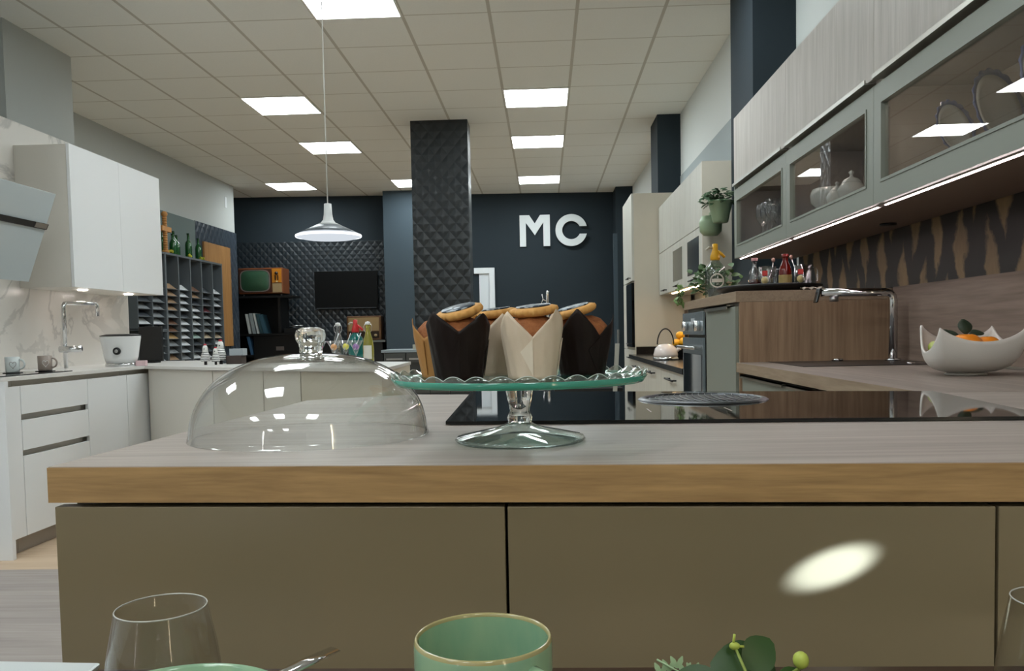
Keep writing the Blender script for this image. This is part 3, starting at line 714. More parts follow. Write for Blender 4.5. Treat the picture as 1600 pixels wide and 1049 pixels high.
for (x, y, z, r, s, lab, m) in ((1.152, 2.330, 1.000, .041, .82, 'orange in the bowl, nearest the front rim', OR), (1.220, 2.355, .996, .035, .85, 'orange at the right of the bowl', OR), (1.16, 2.40, .985, .034, .9, 'orange at the back of the bowl', OR),
                               (1.087, 2.345, .992, .026, .9, 'yellow green fruit at the left of the bowl', LG), (1.10, 2.39, .995, .022, .9, 'small yellow green fruit behind the left corner of the bowl', LG)):
    b = MB().ball((x, y, z), r, 1, 1, s, 32, 18); b2 = []
    for p in b.v:
        a = math.atan2(p[1]-y, p[0]-x); d_ = math.hypot(p[0]-x, p[1]-y)/r
        f = 1-.02*(math.cos(8*a))*d_; zz = p[2]-(.006*math.exp(-(d_/.25)**2) if p[2] > z else 0)
        b2.append((x+(p[0]-x)*f, y+(p[1]-y)*f, zz))
    b.v = b2; t = thing('orange' if m is OR else 'lime', lab, 'fruit', (x, y, z-r*s)); b.build('peel', m, t)
    MB().lathe([(0, 0), (.003, 0), (.0035, .003), (0, .004)], (x, y, z+r*s-.006), 8).build('stem', GL, t)
def leaf_pts(c, d, nrm, ln, wd, cup=.2, n=7):
    d = Vector(d).normalized(); nrm = Vector(nrm).normalized(); s_ = d.cross(nrm).normalized(); P = []; F = []
    for i in range(n):
        u = i/(n-1); wv = wd*math.sin(PI*min(1, u*.93+.03))**.8
        m_ = Vector(c)+d*ln*u+nrm*(-cup*ln*u*u)
        P += [m_-s_*wv+nrm*cup*wv*.6, m_, m_+s_*wv+nrm*cup*wv*.6]
    for i in range(n-1):
        b = i*3; F += [(b, b+1, b+4, b+3), (b+1, b+2, b+5, b+4)]
    return P, F
def leaf(mb, *a, **k): P, F = leaf_pts(*a, **k); mb.smooth = True; mb.add(P, F)
b = MB()
leaf(b, (1.17, 2.37, 1.030), (0, .2, 1), (0, -1, .2), .045, .02); leaf(b, (1.18, 2.37, 1.030), (1, .1, .25), (0, -.6, 1), .045, .016); leaf(b, (1.15, 2.37, 1.030), (-1, .2, .3), (0, -.6, 1), .045, .014); leaf(b, (1.12, 2.36, 1.025), (-.6, .2, .7), (0, -1, 1), .03, .014)
sdl = one(b, 'leaf_sprig', GL, 'dark green leaves on top of the oranges', 'leaves'); q = sdl.modifiers.new('s', 'SOLIDIFY'); q.thickness = .0008

# ------------------------------------------------------------------ things on the half-height block
BT = 1.2105
tr = thing('serving_tray', 'black round serving tray with drinks on the half-height block', 'tray', (1.0, 3.80, BT))
MB().lathe([(0, 0), (.19, 0), (.222, .022), (.226, .031), (.222, .034), (.218, .030), (0, .030)], (0, 0, 0), 64).xf(Matrix.Translation((1.005, 3.80, BT)) @ Matrix.Diagonal((1.0, 1.25, 1, 1))).build('tray_body', M_['black'], tr)
def bottle(name, x, y, z, prof_, m, lab, cat, extras=(), n=28, group=None):
    t = thing(name, lab, cat, (x, y, z), group)
    MB().lathe(prof_, (x, y, z), n).build('body', m, t)
    for (nm, pr_, mm) in extras: MB().lathe(pr_, (x, y, z), n).build(nm, mm, t)
    return t
RG = mat('red_glass', '5e120d', .08, coat=.5); CGl = thin_glass('clear_bottle_glass', (.84, .85, .85), .2)
TZ = BT+.0305
bottle('bottle', 1.053, 3.70, TZ, [(0, 0), (.026, 0), (.028, .004), (.028, .06), (.024, .078), (.013, .105), (.0115, .122), (.014, .124), (.014, .136), (0, .137)], RG, 'red glass bottle in the middle of the black tray', 'bottle',
       [('label', [(.0283, .012), (.0284, .046)], mat('gold_label', 'a08a55', .5)), ('cap', [(.0145, .126), (.0148, .1375), (0, .139)], mat('red_cap', '7a1714', .4))])
bottle('bottle', .945, 3.80, TZ, [(0, 0), (.024, 0), (.026, .004), (.026, .05), (.022, .07), (.011, .085), (.010, .115), (.013, .117), (.013, .128), (0, .128)], CGl, 'clear bottle with dark red drink on the left of the black tray', 'bottle',
       [('drink', [(0, .003), (.0235, .003), (.0235, .035), (0, .035)], mat('dark_red_drink', '4a0d14', .2)), ('cap', [(.0135, .118), (.0138, .131), (0, .132)], mat('pink_cap', 'c98f92', .4))])
def glass_mug(x, y, lab, hd):
    t = thing('glass_mug', lab, 'glass mug', (x, y, TZ), 'glass mugs on the black tray')
    MB().lathe([(0, 0), (.034, 0), (.036, .004), (.037, .09), (.0355, .09), (.034, .006), (0, .005)], (x, y, TZ), 36).build('body', CGl, t)
    MB().tube([(x+.036*hd, y, TZ+.075), (x+.055*hd, y, TZ+.077), (x+.064*hd, y, TZ+.065), (x+.062*hd, y, TZ+.02), (x+.036*hd, y, TZ+.014)], .0035, 10).build('handle', CGl, t)
    b = MB(); n = 14; a0_ = -PI/2-.55
    for (z0, z1) in ((.048, .070),):
        P = []; F = []
        for i in range(n+1):
            a = a0_-.30+.60*i/n; P += [(x+.0385*math.cos(a), y+.0385*math.sin(a), TZ+z0), (x+.0385*math.cos(a), y+.0385*math.sin(a), TZ+z1)]
        for i in range(n): F.append((2*i, 2*i+2, 2*i+3, 2*i+1))
        b.add(P, F)
    b.build('red_print', mat('red_print', 'c03a35', .5), t)
    b = MB().tube([(x+.0385*math.cos(a0_), y+.0385*math.sin(a0_)-.0005, TZ+.028), (x+.0385*math.cos(a0_), y+.0385*math.sin(a0_)-.0012, TZ+.028)], .016, 20); b.build('round_emblem', mat('cream_print', 'cdbd86', .5), t)
glass_mug(.997, 3.78, 'printed glass mug behind the clear bottle', 1)
glass_mug(1.135, 3.72, 'printed glass mug at the right of the black tray with its handle to the right', 1)
t = thing('drinking_glass', 'plain clear glass with a spoon beside the red bottle', 'glass', (1.022, 3.76, TZ))
MB().lathe([(0, 0), (.02, 0), (.024, .085), (.0228, .085), (.019, .004), (0, .004)], (1.04, 3.86, TZ), 28).build('body', CGl, t)
for (x0_, x1_, y_, zt, lab) in ((1.035, 1.045, 3.86, .125, 'teaspoon with round end standing in the plain glass'), (1.125, 1.088, 3.73, .125, 'teaspoon leaning left in the right glass mug')):
    t = thing('teaspoon', lab, 'spoon', (x0_, y_, TZ+.006)); MB().tube([(x0_, y_, TZ+.006), (x1_, y_, TZ+zt)], .0022, 8).build('handle', M_['chrome'], t); MB().ball((x1_, y_, TZ+zt), .009, 1, .5, 1.2, 12, 8).build('tip', mat('spoon_tip', 'b08a80', .2, .6), t)
b = MB(); P = []
for i in range(9):
    for j in range(5): P.append((1.07+i*.011, 3.50+j*.014, BT+.001+.011*abs(math.sin(i*1.1+j*.7))+.004*(j % 2)))
F = [(i*5+j, i*5+j+1, (i+1)*5+j+1, (i+1)*5+j) for i in range(8) for j in range(4)]
b.smooth = True; b.add(P, F); o = one(b, 'cloth', mat('beige_cloth', 'a79d90', .9), 'crumpled beige cloth at the front of the tray', 'cloth'); o.modifiers.new('s', 'SOLIDIFY').thickness = .002
# silver pieces on the left of the tray
b = MB().lathe([(0, 0), (.05, 0), (.055, .006), (.052, .008), (0, .004)], (.86, 3.86, BT), 32); one(b, 'small_dish', M_['chrome'], 'small shiny dish at the left end of the tray', 'dish')
# soda siphon
def siphon(x, y, z, s, bm_, hm, lab, label_ring=True, flip=1):
    t = thing('soda_siphon', lab, 'siphon', (x, y, z))
    MB().lathe([(0, 0), (.046*s, 0), (.048*s, .006*s), (.048*s, .13*s), (.042*s, .155*s), (.022*s, .178*s), (.018*s, .188*s), (0, .188*s)], (x, y, z), 32).build('bottle', bm_, t)
    h = MB().lathe([(0, .186*s), (.022*s, .186*s), (.024*s, .200*s), (.017*s, .225*s), (.013*s, .235*s), (.013*s, .262*s), (0, .265*s)], (x, y, z), 20)
    h.build('head', hm, t)
    MB().tube([(x-flip*.01*s, y, z+.243*s), (x-flip*.03*s, y, z+.246*s), (x-flip*.042*s, y, z+.235*s)], .0055*s, 8).build('nozzle', mat('nozzle_metal', 'b9b2a2', .3, .6), t)
    MB().tube([(x+flip*.012*s, y, z+.228*s), (x+flip*.03*s, y, z+.215*s), (x+flip*.045*s, y, z+.198*s)], .007*s, 8).build('lever', hm, t)
    if label_ring:
        b = MB(); P = []
        for i in range(33):
            a = 2*PI*i/32; P.append((x+.031*s*math.cos(a), y-.0495*s+.012*math.cos(a)**2*s, z+.085*s+.031*s*math.sin(a)))
        b.tube(P, .0032*s, 6, caps=False); b.build('label_ring', mat('pale_print', 'c4c0b4', .5), t)
        b = MB(); n = 12; P = []; F = []
        for i in range(n+1):
            a = -PI/2-.55+1.1*i/n; P += [(x+.0492*s*math.cos(a), y+.0492*s*math.sin(a), z+.078*s), (x+.0492*s*math.cos(a), y+.0492*s*math.sin(a), z+.094*s)]
        for i in range(n): F.append((2*i, 2*i+2, 2*i+3, 2*i+1))
        b.add(P, F); b.build('label_band', mat('pale_print', 'c4c0b4', .5), t)
siphon(.872, 4.30, BT, 1.06, thin_glass('grey_green_siphon_glass', (.70, .77, .72), .12), mat('yellow_plastic', 'd6a11d', .35), 'glass soda siphon with yellow head beside the black tray')
# leafy plant behind the siphon
def bush(name, pos, cloud, nleaf, ln, m, lab, seed, pot=None, stems=True, cat='plant'):
    rnd = random.Random(seed); t = thing(name, lab, cat, pos); b = MB()
    cx_, cy_, cz_, rx, ry, rz = cloud
    sb = MB()
    for i in range(nleaf):
        a = rnd.uniform(0, 2*PI); u = rnd.uniform(-1, 1); r = rnd.random()**.4
        p = Vector((cx_+rx*r*math.cos(a)*math.sqrt(1-u*u), cy_+ry*r*math.sin(a)*math.sqrt(1-u*u), cz_+rz*r*u))
        d_ = Vector((rnd.uniform(-1, 1), rnd.uniform(-1, 1), rnd.uniform(-.6, .8)))
        leaf(b, p, d_, (rnd.uniform(-.5, .5), rnd.uniform(-.9, .1), 1), ln*rnd.uniform(.6, 1.2), ln*.3*rnd.uniform(.8, 1.2), n=5)
        if i % 4 == 0: sb.tube([Vector((cx_+rnd.uniform(-.01, .01), cy_, pos[2]+.03)), (Vector((cx_, cy_, pos[2]+.03))+p)/2+Vector((0, 0, .02)), p], .0015, 5)
    b.build('foliage', m, t)
    if stems: sb.build('stems', mat('plant_stem', '4d5a35', .7), t)
    return t
LF = mat('mid_green_leaf', '4c6b3c', .5, var=.4, bscale=20); LF2 = mat('light_green_leaf', '7d9a5c', .5, var=.3, bscale=20)
t = bush('leafy_plant', (.93, 4.55, BT), (.92, 4.55, BT+.11, .15, .08, .09), 130, .05, LF, 'leafy green plant behind the yellow-headed siphon', 3)
MB().lathe([(0, 0), (.04, 0), (.05, .06), (.046, .06), (.038, .05), (0, .05)], (.93, 4.55, BT), 28).build('pot', mat('dark_pot', '2f3430', .5), t)
t = bush('trailing_plant', (.81, 4.66, BT), (.755, 4.72, BT+.03, .03, .05, .07), 36, .035, LF2, 'thin trailing plant spilling over the far corner of the block', 5)
# hanging planters on the side of the beige cabinet
PGn = mat('pale_green_pot', '8da284', .4)
for k, (x, y, z, s, lab) in enumerate(((1.135, 5.42, 1.735, 1.0, 'pale green wall pot with leafy plant hanging beside the wall cabinets'), (1.10, 5.56, 1.665, .8, 'lower pale green wall pot half hidden behind the planted one'))):
    t = thing('wall_planter', lab, 'planter', (x, y, z), 'pale green wall pots')
    if k == 0: MB().lathe([(0, 0), (.045, 0), (.05, .01), (.075, .125), (.079, .128), (.079, .138), (.070, .138), (.066, .11), (0, .10)], (x, y, z), 40).build('pot', PGn, t)
    else: MB().lathe([(0, 0), (.045, .005), (.07, .03), (.075, .09), (.06, .13), (.055, .128), (.06, .05), (0, .02)], (x, y, z), 40).build('pot', PGn, t)
    MB().box(x-.02, x+.02, y+.03, 5.688, z+.08, z+.10).build('bracket', PGn, t)
b = MB(); rnd = random.Random(4)
for i in range(150):
    a = rnd.uniform(0, 2*PI); r = .085*rnd.random()**.5; zz = 1.885+.07*rnd.random()
    leaf(b, (1.12+r*math.cos(a)*1.15, 5.42+r*math.sin(a)*.8, zz-abs(r)*.5), (math.cos(a), math.sin(a), rnd.uniform(-.5, .6)), (0, -.5, 1), .04, .013, n=5)
b.cur = 0; one(b, 'hanging_plant', mat('deep_green_leaf', '3c5a3a', .5, var=.4, bscale=20), 'bushy green plant growing in the pale green wall pot', 'plant')

# ------------------------------------------------------------------ beige kitchen beyond
for i, (a, b_) in enumerate(((5.70, 6.40), (6.402, 7.10), (7.102, 7.805))):
    t = thing('wall_cabinet', 'pale ash upper wall cabinet, '+['nearest', 'middle', 'farthest'][i]+' of the beige kitchen', 'cabinet', (1.25, (a+b_)/2, 1.37), 'pale ash wall cabinets')
    MB().box(1.091, 1.408, a, b_, 1.377, 2.180).build('carcass', M_['beige'], t)
    MB().box(1.07, 1.0905, a, b_, 1.760, 2.180).build('upper_door', M_['beigel'], t, bevel=.001)
    dd = MB().box(1.07, 1.0905, a, b_, 1.378, 1.754).build('lower_door', M_['beigel'], t, bevel=.001)
    if i < 2: MB().box(1.0685, 1.0699, a+.12, b_-.12, 1.45, 1.70).build('window', mat('dark_door_glass', ['20272d', '6b6a60'][i] , .15), dd) if i == 0 else MB().box(1.0685, 1.0699, a+.12, b_-.12, 1.45, 1.70).build('window', mat('grey_door_glass', '6b6a60', .25), dd)
    MB().tube([(1.045, a+.22, 1.405), (1.045, a+.42, 1.405)], .006, 8).box(1.045, 1.07, a+.24, a+.25, 1.40, 1.41).box(1.045, 1.07, a+.39, a+.40, 1.40, 1.41).build('handle', M_['black'], dd)
one(MB().box(1.07, 1.409, 5.688, 5.699, 1.372, 2.180), 'end_panel', M_['beige'], 'beige end panel of the pale ash wall cabinets, behind the wall pots', 'panel')
one(MB().box(1.12, 1.14, 5.75, 7.4, 1.3705, 1.3765), 'led_strip', emit('warm_led', 'ffd9a8', 6), 'warm light strip under the pale ash wall cabinets', 'light')
tu = thing('tall_oven_unit', 'tall beige unit with built-in black oven at the end of the beige kitchen', 'cabinet', (1.1, 8.2, 0))
MB().box(.841, 1.36, 7.82, 8.66, 0, 2.322).build('carcass', M_['beige'], tu)
MB().box(.82, .8405, 7.82, 8.66, 1.52, 2.322).build('upper_door', M_['beigel'], tu, bevel=.001)
MB().box(.82, .8405, 7.82, 8.66, .05, .87).build('lower_door', M_['beigel'], tu, bevel=.001)
MB().box(.815, .8405, 7.83, 8.34, .9, 1.50).build('oven_front', M_['blackgl'], tu)
MB().box(.82, .8405, 8.345, 8.66, .875, 1.515).build('side_strip', M_['beigel'], tu)
for z in (1.55, .93, .80, .66): MB().tube([(.795, 7.92, z), (.795, 8.16, z)], .006, 8).box(.795, .82, 7.94, 7.95, z-.004, z+.004).box(.795, .82, 8.13, 8.14, z-.004, z+.004).build('handle', M_['black'], tu)
one(MB().prism([(.78, 4.79), (1.255, 4.79), (1.255, 5.70), (1.41, 5.70), (1.41, 7.81), (.78, 7.81)], .80, .835), 'worktop', M_['blacktop'], 'glossy black worktop of the beige kitchen under the kettle', 'worktop', bevel=.001)
one(MB().box(1.395, 1.4085, 5.70, 7.81, .836, 1.3765), 'splashback_panel', M_['beige'], 'beige splashback behind the kettle', 'panel')
one(MB().box(.85, 1.394, 7.80, 7.819, .836, .905), 'worktop_upstand', M_['blacktop'], 'low black upstand against the tall beige unit', 'trim')
for i, (a, b_) in enumerate(((4.80, 5.78), (5.783, 6.79), (6.793, 7.81))):
    t = thing('base_cabinet', 'pale ash base cabinet with black handle, '+['nearest', 'middle', 'farthest'][i]+' under the black worktop', 'cabinet', (1.1, (a+b_)/2, 0), 'pale ash base cabinets')
    MB().box(.821, 1.25, a, b_, 0, .799).build('carcass', M_['beige'], t)
    MB().box(.80, .8205, a, b_, .05, .796).build('front', M_['beigel'], t, bevel=.001)
    MB().tube([(.77, a+.30, .745), (.77, a+.62, .745)], .007, 8).box(.77, .80, a+.33, a+.34, .74, .75).box(.77, .80, a+.58, a+.59, .74, .75).build('handle', M_['black'], t)
# kettle
kx, ky, kz = .90, 6.2, .836
kt = thing('kettle', 'white rounded kettle with hoop handle on the black worktop', 'kettle', (kx, ky, kz))
MB().lathe([(0, .022), (.088, .022), (.09, .04), (.078, .085), (.05, .112), (.02, .118), (0, .119)], (kx-.01, ky, kz), 40).build('body', mat('white_enamel', 'd9cfca', .2, coat=.5), kt)
MB().lathe([(0, 0), (.09, 0), (.095, .006), (.09, .024), (0, .024)], (kx-.01, ky, kz), 40).build('base', M_['chrome'], kt)
P = [(kx-.01+.06*math.cos(a), ky, kz+.115+.115*math.sin(a)) for a in [PI*i/16 for i in range(17)]]
MB().tube(P, .005, 8).build('handle', mat('dark_handle', '2b2826', .3, .5), kt)
MB().tube([(kx+.055, ky, kz+.05), (kx+.085, ky, kz+.08), (kx+.1, ky, kz+.085)], .014, 12).build('spout', MC['white_enamel'], kt)
# fruit in a dark bowl behind the kettle
b = MB().lathe([(0, 0), (.06, 0), (.11, .06), (.13, .10), (.126, .10), (.10, .06), (0, .01)], (1.08, 6.5, .836), 36); one(b, 'fruit_bowl', M_['black'], 'black bowl of orange fruit on the black worktop', 'bowl')
YO = mat('yellow_orange_peel', 'e8a61c', .4)
for i, (x, y, z, q) in enumerate(((1.015, 6.48, .955, 'lowest, leftmost'), (1.06, 6.44, .965, 'front'), (1.10, 6.51, .96, 'right'), (1.06, 6.57, .955, 'back'), (1.09, 6.45, 1.015, 'topmost'), (1.045, 6.50, 1.012, 'upper left'))):
    one(MB().ball((x, y, z), .034, 1, 1, .92, 20, 12), 'orange', YO, 'yellow orange fruit in the black bowl behind the kettle, '+q+' of the pile', 'fruit', 'fruit in the black bowl')
# leaning display stand at the back by the tall unit
es = thing('display_easel', 'slim pale easel board leaning at the side of the tall beige unit', 'easel', (.74, 9.0, 0))
MB().hexa([(.70, 9.0, 0), (.745, 9.0, 0), (.745, 9.02, 0), (.70, 9.02, 0), (.755, 9.0, .92), (.80, 9.0, .92), (.80, 9.02, .92), (.755, 9.02, .92)]).build('board', mat('easel_pale', 'a9aaa2', .5), es)
MB().box(.775, .80, 9.0, 9.01, .9205, 1.07).build('clear_top', CGl, es)
# low dark bench with wooden legs near the back wall
bn = thing('bench', 'low black bench with wooden legs near the back wall', 'bench', (.42, 9.5, 0))
MB().box(.10, .86, 9.3, 9.7, .375, .42).build('seat', M_['black'], bn, bevel=.004)
for x in (.235, .417, .613, .80):
    MB().lathe([(0, 0), (.014, 0), (.022, .374), (0, .374)], (x, 9.42, 0), 14).build('leg', mat('oak_leg', 'b07a4a', .5), bn)

# ------------------------------------------------------------------ far dark drawer island
di = thing('drawer_island', 'dark grey drawer island with pale top in front of the quilted column', 'cabinet', (-1.14, 8.2, 0))
MB().box(-1.56, -.73, 8.02, 8.50, 0, .888).build('carcass', mat('anthracite_carcass', '2f3232', .5), di)
MB().box(-1.58, -.71, 7.99, 8.52, .889, .915).build('top', mat('blue_grey_top', '8d9aa2', .35), di, bevel=.002)
for r in range(4):
    z1 = .882-.2*r; z0 = z1-.19
    for (a, b_) in ((-1.56, -1.345), (-1.34, -1.12), (-1.115, -.925), (-.92, -.73)):
        dr = MB().box(a+.004, b_-.004, 8.0, 8.0195, z0+.1*(r == 0), z1).build('drawer', M_['dgrey'], di)
        MB().box(a+.03, b_-.03, 7.985, 7.9995, (z0+z1)/2+.03, (z0+z1)/2+.046).build('handle', M_['steel'], dr)
one(MB().box(-1.29, -1.19, 8.1, 8.2, .9155, .962), 'small_box', mat('cream_box', 'b0aea0', .6), 'small cream box on the far drawer island', 'box', bevel=.003)
# far tap silhouette
ft = thing('display_tap', 'tall chrome display tap with side lever seen above the front muffin', 'tap', (.03, 8.0, 0))
MB().lathe([(0, 0), (.09, 0), (.09, .02), (.02, .03), (.02, .9), (0, .9)], (.03, 8.0, 0), 20).build('post', M_['black'], ft)
MB().tube([(.03, 8, .9), (.03, 8, 1.42), (.035, 8, 1.45)], .014, 12).build('body', M_['chrome'], ft)
MB().tube([(.03, 8, 1.35), (-.01, 8, 1.37), (-.02, 8, 1.42)], .005, 8).tube([(-.01, 8, 1.37), (-.03, 8, 1.33)], .004, 8).build('lever', M_['chrome'], ft)

# ------------------------------------------------------------------ left kitchen
fx = -2.62
wt = thing('worktop', 'thin white worktop of the left kitchen turning into the angled peninsula', 'worktop', (-2.9, 4.7, .87))
MB().prism([(-3.249, 3.90), (-2.605, 3.90), (-2.605, 5.33), (-1.976, 4.85), (-1.342, 4.49), (-.823, 4.217), (-.845, 5.22), (-1.2, 5.40), (-2.182, 5.55), (-2.6, 6.45), (-3.249, 6.45)], .872, .890).build('surface', M_['wtop'], wt)
WT = .8905
def lpanel(y0_, y1_, z0, z1, x=fx, th=.02): return MB().box(x-th, x, y0_, y1_, z0, z1)
def leftunit(name, lab, y0_, y1_, kind):
    t = thing(name, lab, 'cabinet', (-2.9, (y0_+y1_)/2, 0), 'white base cabinets on the left')
    MB().box(-3.24, fx-.045, y0_, y1_, .085, .8715).build('carcass', M_['whitewarm'], t)
    if kind == 'door': lpanel(y0_+.0015, y1_-.0015, .088, .842).build('door', M_['white'], t, bevel=.001)
    if kind == 'drawers':
        for (z0, z1) in ((.700, .842), (.518, .668), (.088, .487)): lpanel(y0_+.0015, y1_-.0015, z0, z1).build('drawer', M_['white'], t, bevel=.001)
    MB().box(-3.2, fx-.05, y0_, y1_, 0, .0845).build('plinth', M_['plinth'], t)
leftunit('base_cabinet', 'narrow white base cabinet left of the three-drawer unit', 3.935, 4.053, 'door')
leftunit('drawer_cabinet', 'white base unit with three handleless drawers', 4.055, 4.665, 'drawers')
leftunit('base_cabinet', 'white door base cabinet right of the three-drawer unit', 4.667, 5.115, 'door')
leftunit('base_cabinet', 'white door base cabinet in the corner beside the peninsula', 5.117, 5.535, 'door')
one(MB().box(-3.24, -2.60, 3.905, 3.932, 0, .8715), 'end_panel', M_['white'], 'white end panel closing the left kitchen near the camera', 'panel', bevel=.001)
# angled peninsula fronts
pen = [(-2.60, 5.36), (-1.976, 4.875), (-1.60, 4.665), (-1.342, 4.52), (-.838, 4.25)]
labs = ['warm white angled peninsula cabinet next to the corner', 'white angled peninsula cabinet left of the seam seen through the dome', 'white angled peninsula cabinet right of the seam seen through the dome', 'beige peninsula end cabinet behind the cake dome']
for i in range(4):
    (xa, ya), (xb, yb2) = pen[i], pen[i+1]; e = .002
    xa += e; xb -= e
    t = thing('base_cabinet', labs[i], 'cabinet', ((xa+xb)/2, (ya+yb2)/2+.3, 0), 'peninsula cabinets')
    MB().prism([(xa, ya), (xb, yb2), (xb, yb2+.02), (xa, ya+.02)], .088, .868).build('door', [M_['whitewarm'], M_['whitewarm'], M_['whitewarm'], M_['beige']][i], t)
    MB().prism([(xa, ya+.0205), (xb, yb2+.0205), (xb, yb2+.62 if i < 3 else yb2+.9), (xa, ya+(.38 if i == 0 else .62) if i < 3 else ya+.75)], .088, .8715).build('carcass', M_['beige'], t)
    MB().prism([(xa, ya+.06), (xb, yb2+.06), (xb, yb2+.5), (xa, ya+.5 if i else ya+.33)], 0, .087).build('plinth', M_['plinth'], t)
# marble splashback wall
one(MB().box(-3.615, -3.25, 3.2, 6.42, .0, 2.424), 'marble_wall_panel', M_['marble'], 'white veined marble wall behind the left kitchen', 'panel')
# left wall cabinets
for i, (a, b_) in enumerate(((5.075, 5.672), (5.674, 6.275))):
    t = thing('wall_cabinet', 'tall white wall cabinet, '+['left one beside the extractor hood', 'right one nearest the sample rack'][i], 'cabinet', (-3.07, (a+b_)/2, 1.397), 'white wall cabinets on the left')
    MB().box(-3.249, -2.921, a, b_, 1.397, 2.272).build('carcass', M_['whitewarm'] , t)
    MB().box(-2.92, -2.90, a, b_, 1.397, 2.276).build('door', M_['white'], t, bevel=.001)
    MB().lathe([(0, 0), (.03, 0), (.03, .006), (0, .006)], (-3.02, (a+b_)/2, 1.3905), 24).build('spotlight', emit('spot_glow', 'fff2ea', 7), t)
# hood
hd = thing('extractor_hood', 'slanted pale glass extractor hood with a black slot on the left wall', 'hood', (-3.1, 4.2, 1.41))
HM = mat('pale_hood_glass', 'b9c2c4', .12)
y0_, y1_ = 3.8, 4.7
MB().hexa([(-2.955, y0_, 1.405), (-2.955, y1_, 1.405), (-2.985, y1_, 1.425), (-2.985, y0_, 1.425), (-2.771, y0_, 1.90), (-2.771, y1_, 1.90), (-2.80, y1_, 1.91), (-2.80, y0_, 1.91)]).build('front_glass', HM, hd, bevel=.002)
MB().prism([(-3.249, 1.47), (-2.985, 1.43), (-2.81, 1.88), (-3.249, 1.86)], y0_+.08, y1_-.20, 'y').build('body', M_['steel'], hd)
MB().hexa([(-2.836, y0_, 1.700), (-2.836, y1_+.001, 1.700), (-2.86, y1_+.001, 1.700), (-2.86, y0_, 1.700), (-2.822, y0_, 1.730), (-2.822, y1_+.001, 1.730), (-2.85, y1_+.001, 1.730), (-2.85, y0_, 1.730)]).build('slot', M_['black'], hd)
MB().hexa([(-2.832, 4.58, 1.702), (-2.832, y1_-.01, 1.702), (-2.85, y1_-.01, 1.702), (-2.85, 4.58, 1.702), (-2.819, 4.58, 1.728), (-2.819, y1_-.01, 1.728), (-2.84, y1_-.01, 1.728), (-2.84, 4.58, 1.728)]).build('slot_end', M_['steel'], hd)
MB().box(-3.249, -2.98, 3.95, 4.25, 1.865, 3.25).build('chimney', M_['steel'], hd)
# hob on the left counter
one(MB().box(-3.15, -2.665, 3.95, 4.60, WT, WT+.005), 'cooktop', M_['blackgl'], 'thin black glass hob on the white worktop under the hood', 'cooktop')
def mug(x, y, z, r, h, m, lab, hdir=0, heart=None, cat='mug', name='mug', coaster=False, group=None, inner=None):
    t = thing(name, lab, cat, (x, y, z), group); z0 = z+(.004 if coaster else 0)
    if coaster: MB().lathe([(0, 0), (r+.012, 0), (r+.012, .003), (0, .0035)], (x, y, z), 28).build('coaster', M_['black'], t)
    MB().lathe([(0, 0), (r*.88, 0), (r*.96, .005), (r*.98, h), (r*.98-.003, h+.001), (r*.98-.005, h), (r*.93-.004, .008), (0, .006)], (x, y, z0), 48).build('body', m, t)
    P = [(x+(r*.95+.026*math.sin(a))*math.cos(hdir)-0, y+(r*.95+.026*math.sin(a))*math.sin(hdir), z0+h*.52+h*.32*math.cos(a)) for a in [PI*i/10 for i in range(11)]]
    MB().tube(P, .0048, 10).build('handle', m, t)
    if heart:
        b = MB(); P = []
        for i in range(25):
            q_ = 2*PI*i/24; hx = 16*math.sin(q_)**3; hz = 13*math.cos(q_)-5*math.cos(2*q_)-2*math.cos(3*q_)-math.cos(4*q_)
            al = heart[1]+hx*.00105/r; P.append((x+(r*.985)*math.cos(al), y+(r*.985)*math.sin(al), z0+h*.5+hz*.00125))
        b.tube(P, .0012, 5, caps=False).build('heart_outline', heart[0], t)
    return t
HL = mat('heart_line_grey', '77726c', .6); HL2 = mat('heart_line_white', 'e3dedb', .6)
mug(-2.86, 4.37, WT+.005, .036, .082, mat('pale_mug_glaze', 'c5cccb', .3), 'pale mug with a grey heart outline on the hob', .2, (HL, -.95), coaster=True, group='heart mugs on the hob')
mug(-2.80, 4.565, WT+.005, .038, .082, mat('taupe_mug_glaze', '9c8f86', .35), 'taupe mug with a white heart outline on the hob', .2, (HL2, -.95), coaster=True, group='heart mugs on the hob')
# left tap
lt = thing('kitchen_tap', 'tall square chrome tap in front of the marble wall', 'tap', (-3.03, 5.16, WT))
MB().tube([(-3.03, 5.16, WT), (-3.03, 5.16, 1.27), (-3.03, 5.162, 1.285), (-3.03, 5.172, 1.298), (-3.03, 5.19, 1.302), (-2.93, 5.33, 1.302), (-2.92, 5.345, 1.297), (-2.917, 5.35, 1.285), (-2.917, 5.35, 1.22)], .013, 14).build('spout', M_['chrome'], lt)
MB().tube([(-3.06, 5.15, 1.01), (-2.93, 5.17, 1.01)], .021, 16).build('mixer_lever', M_['chrome'], lt)
# white bucket-shaped maker
cmk = thing('warming_bowl', 'white oval countertop appliance with a round dark dial on a chrome base', 'appliance', (-2.77, 5.35, WT))
def oval(x, y, z, prof_, m, nm, par, sx=1.5, sy=.9, tilt=0):
    b = MB().lathe(prof_, (0, 0, 0), 48); b.xf(Matrix.Translation((x, y, z)) @ Matrix.Diagonal((sx, sy, 1, 1))); return b.build(nm, m, par)
oval(-2.77, 5.35, WT, [(0, 0), (.07, 0), (.07, .018), (.062, .024), (0, .024)], M_['chrome'], 'base', cmk)
oval(-2.77, 5.35, WT, [(0, .024), (.066, .024), (.074, .06), (.088, .185), (.088, .195), (.083, .196), (0, .185)], mat('glossy_white_plastic', 'e4e6e6', .2), 'body', cmk)
oval(-2.77, 5.35, WT, [(0, .192), (.080, .198), (.089, .197), (.089, .201), (.06, .210), (0, .206)], M_['black'], 'rim', cmk)
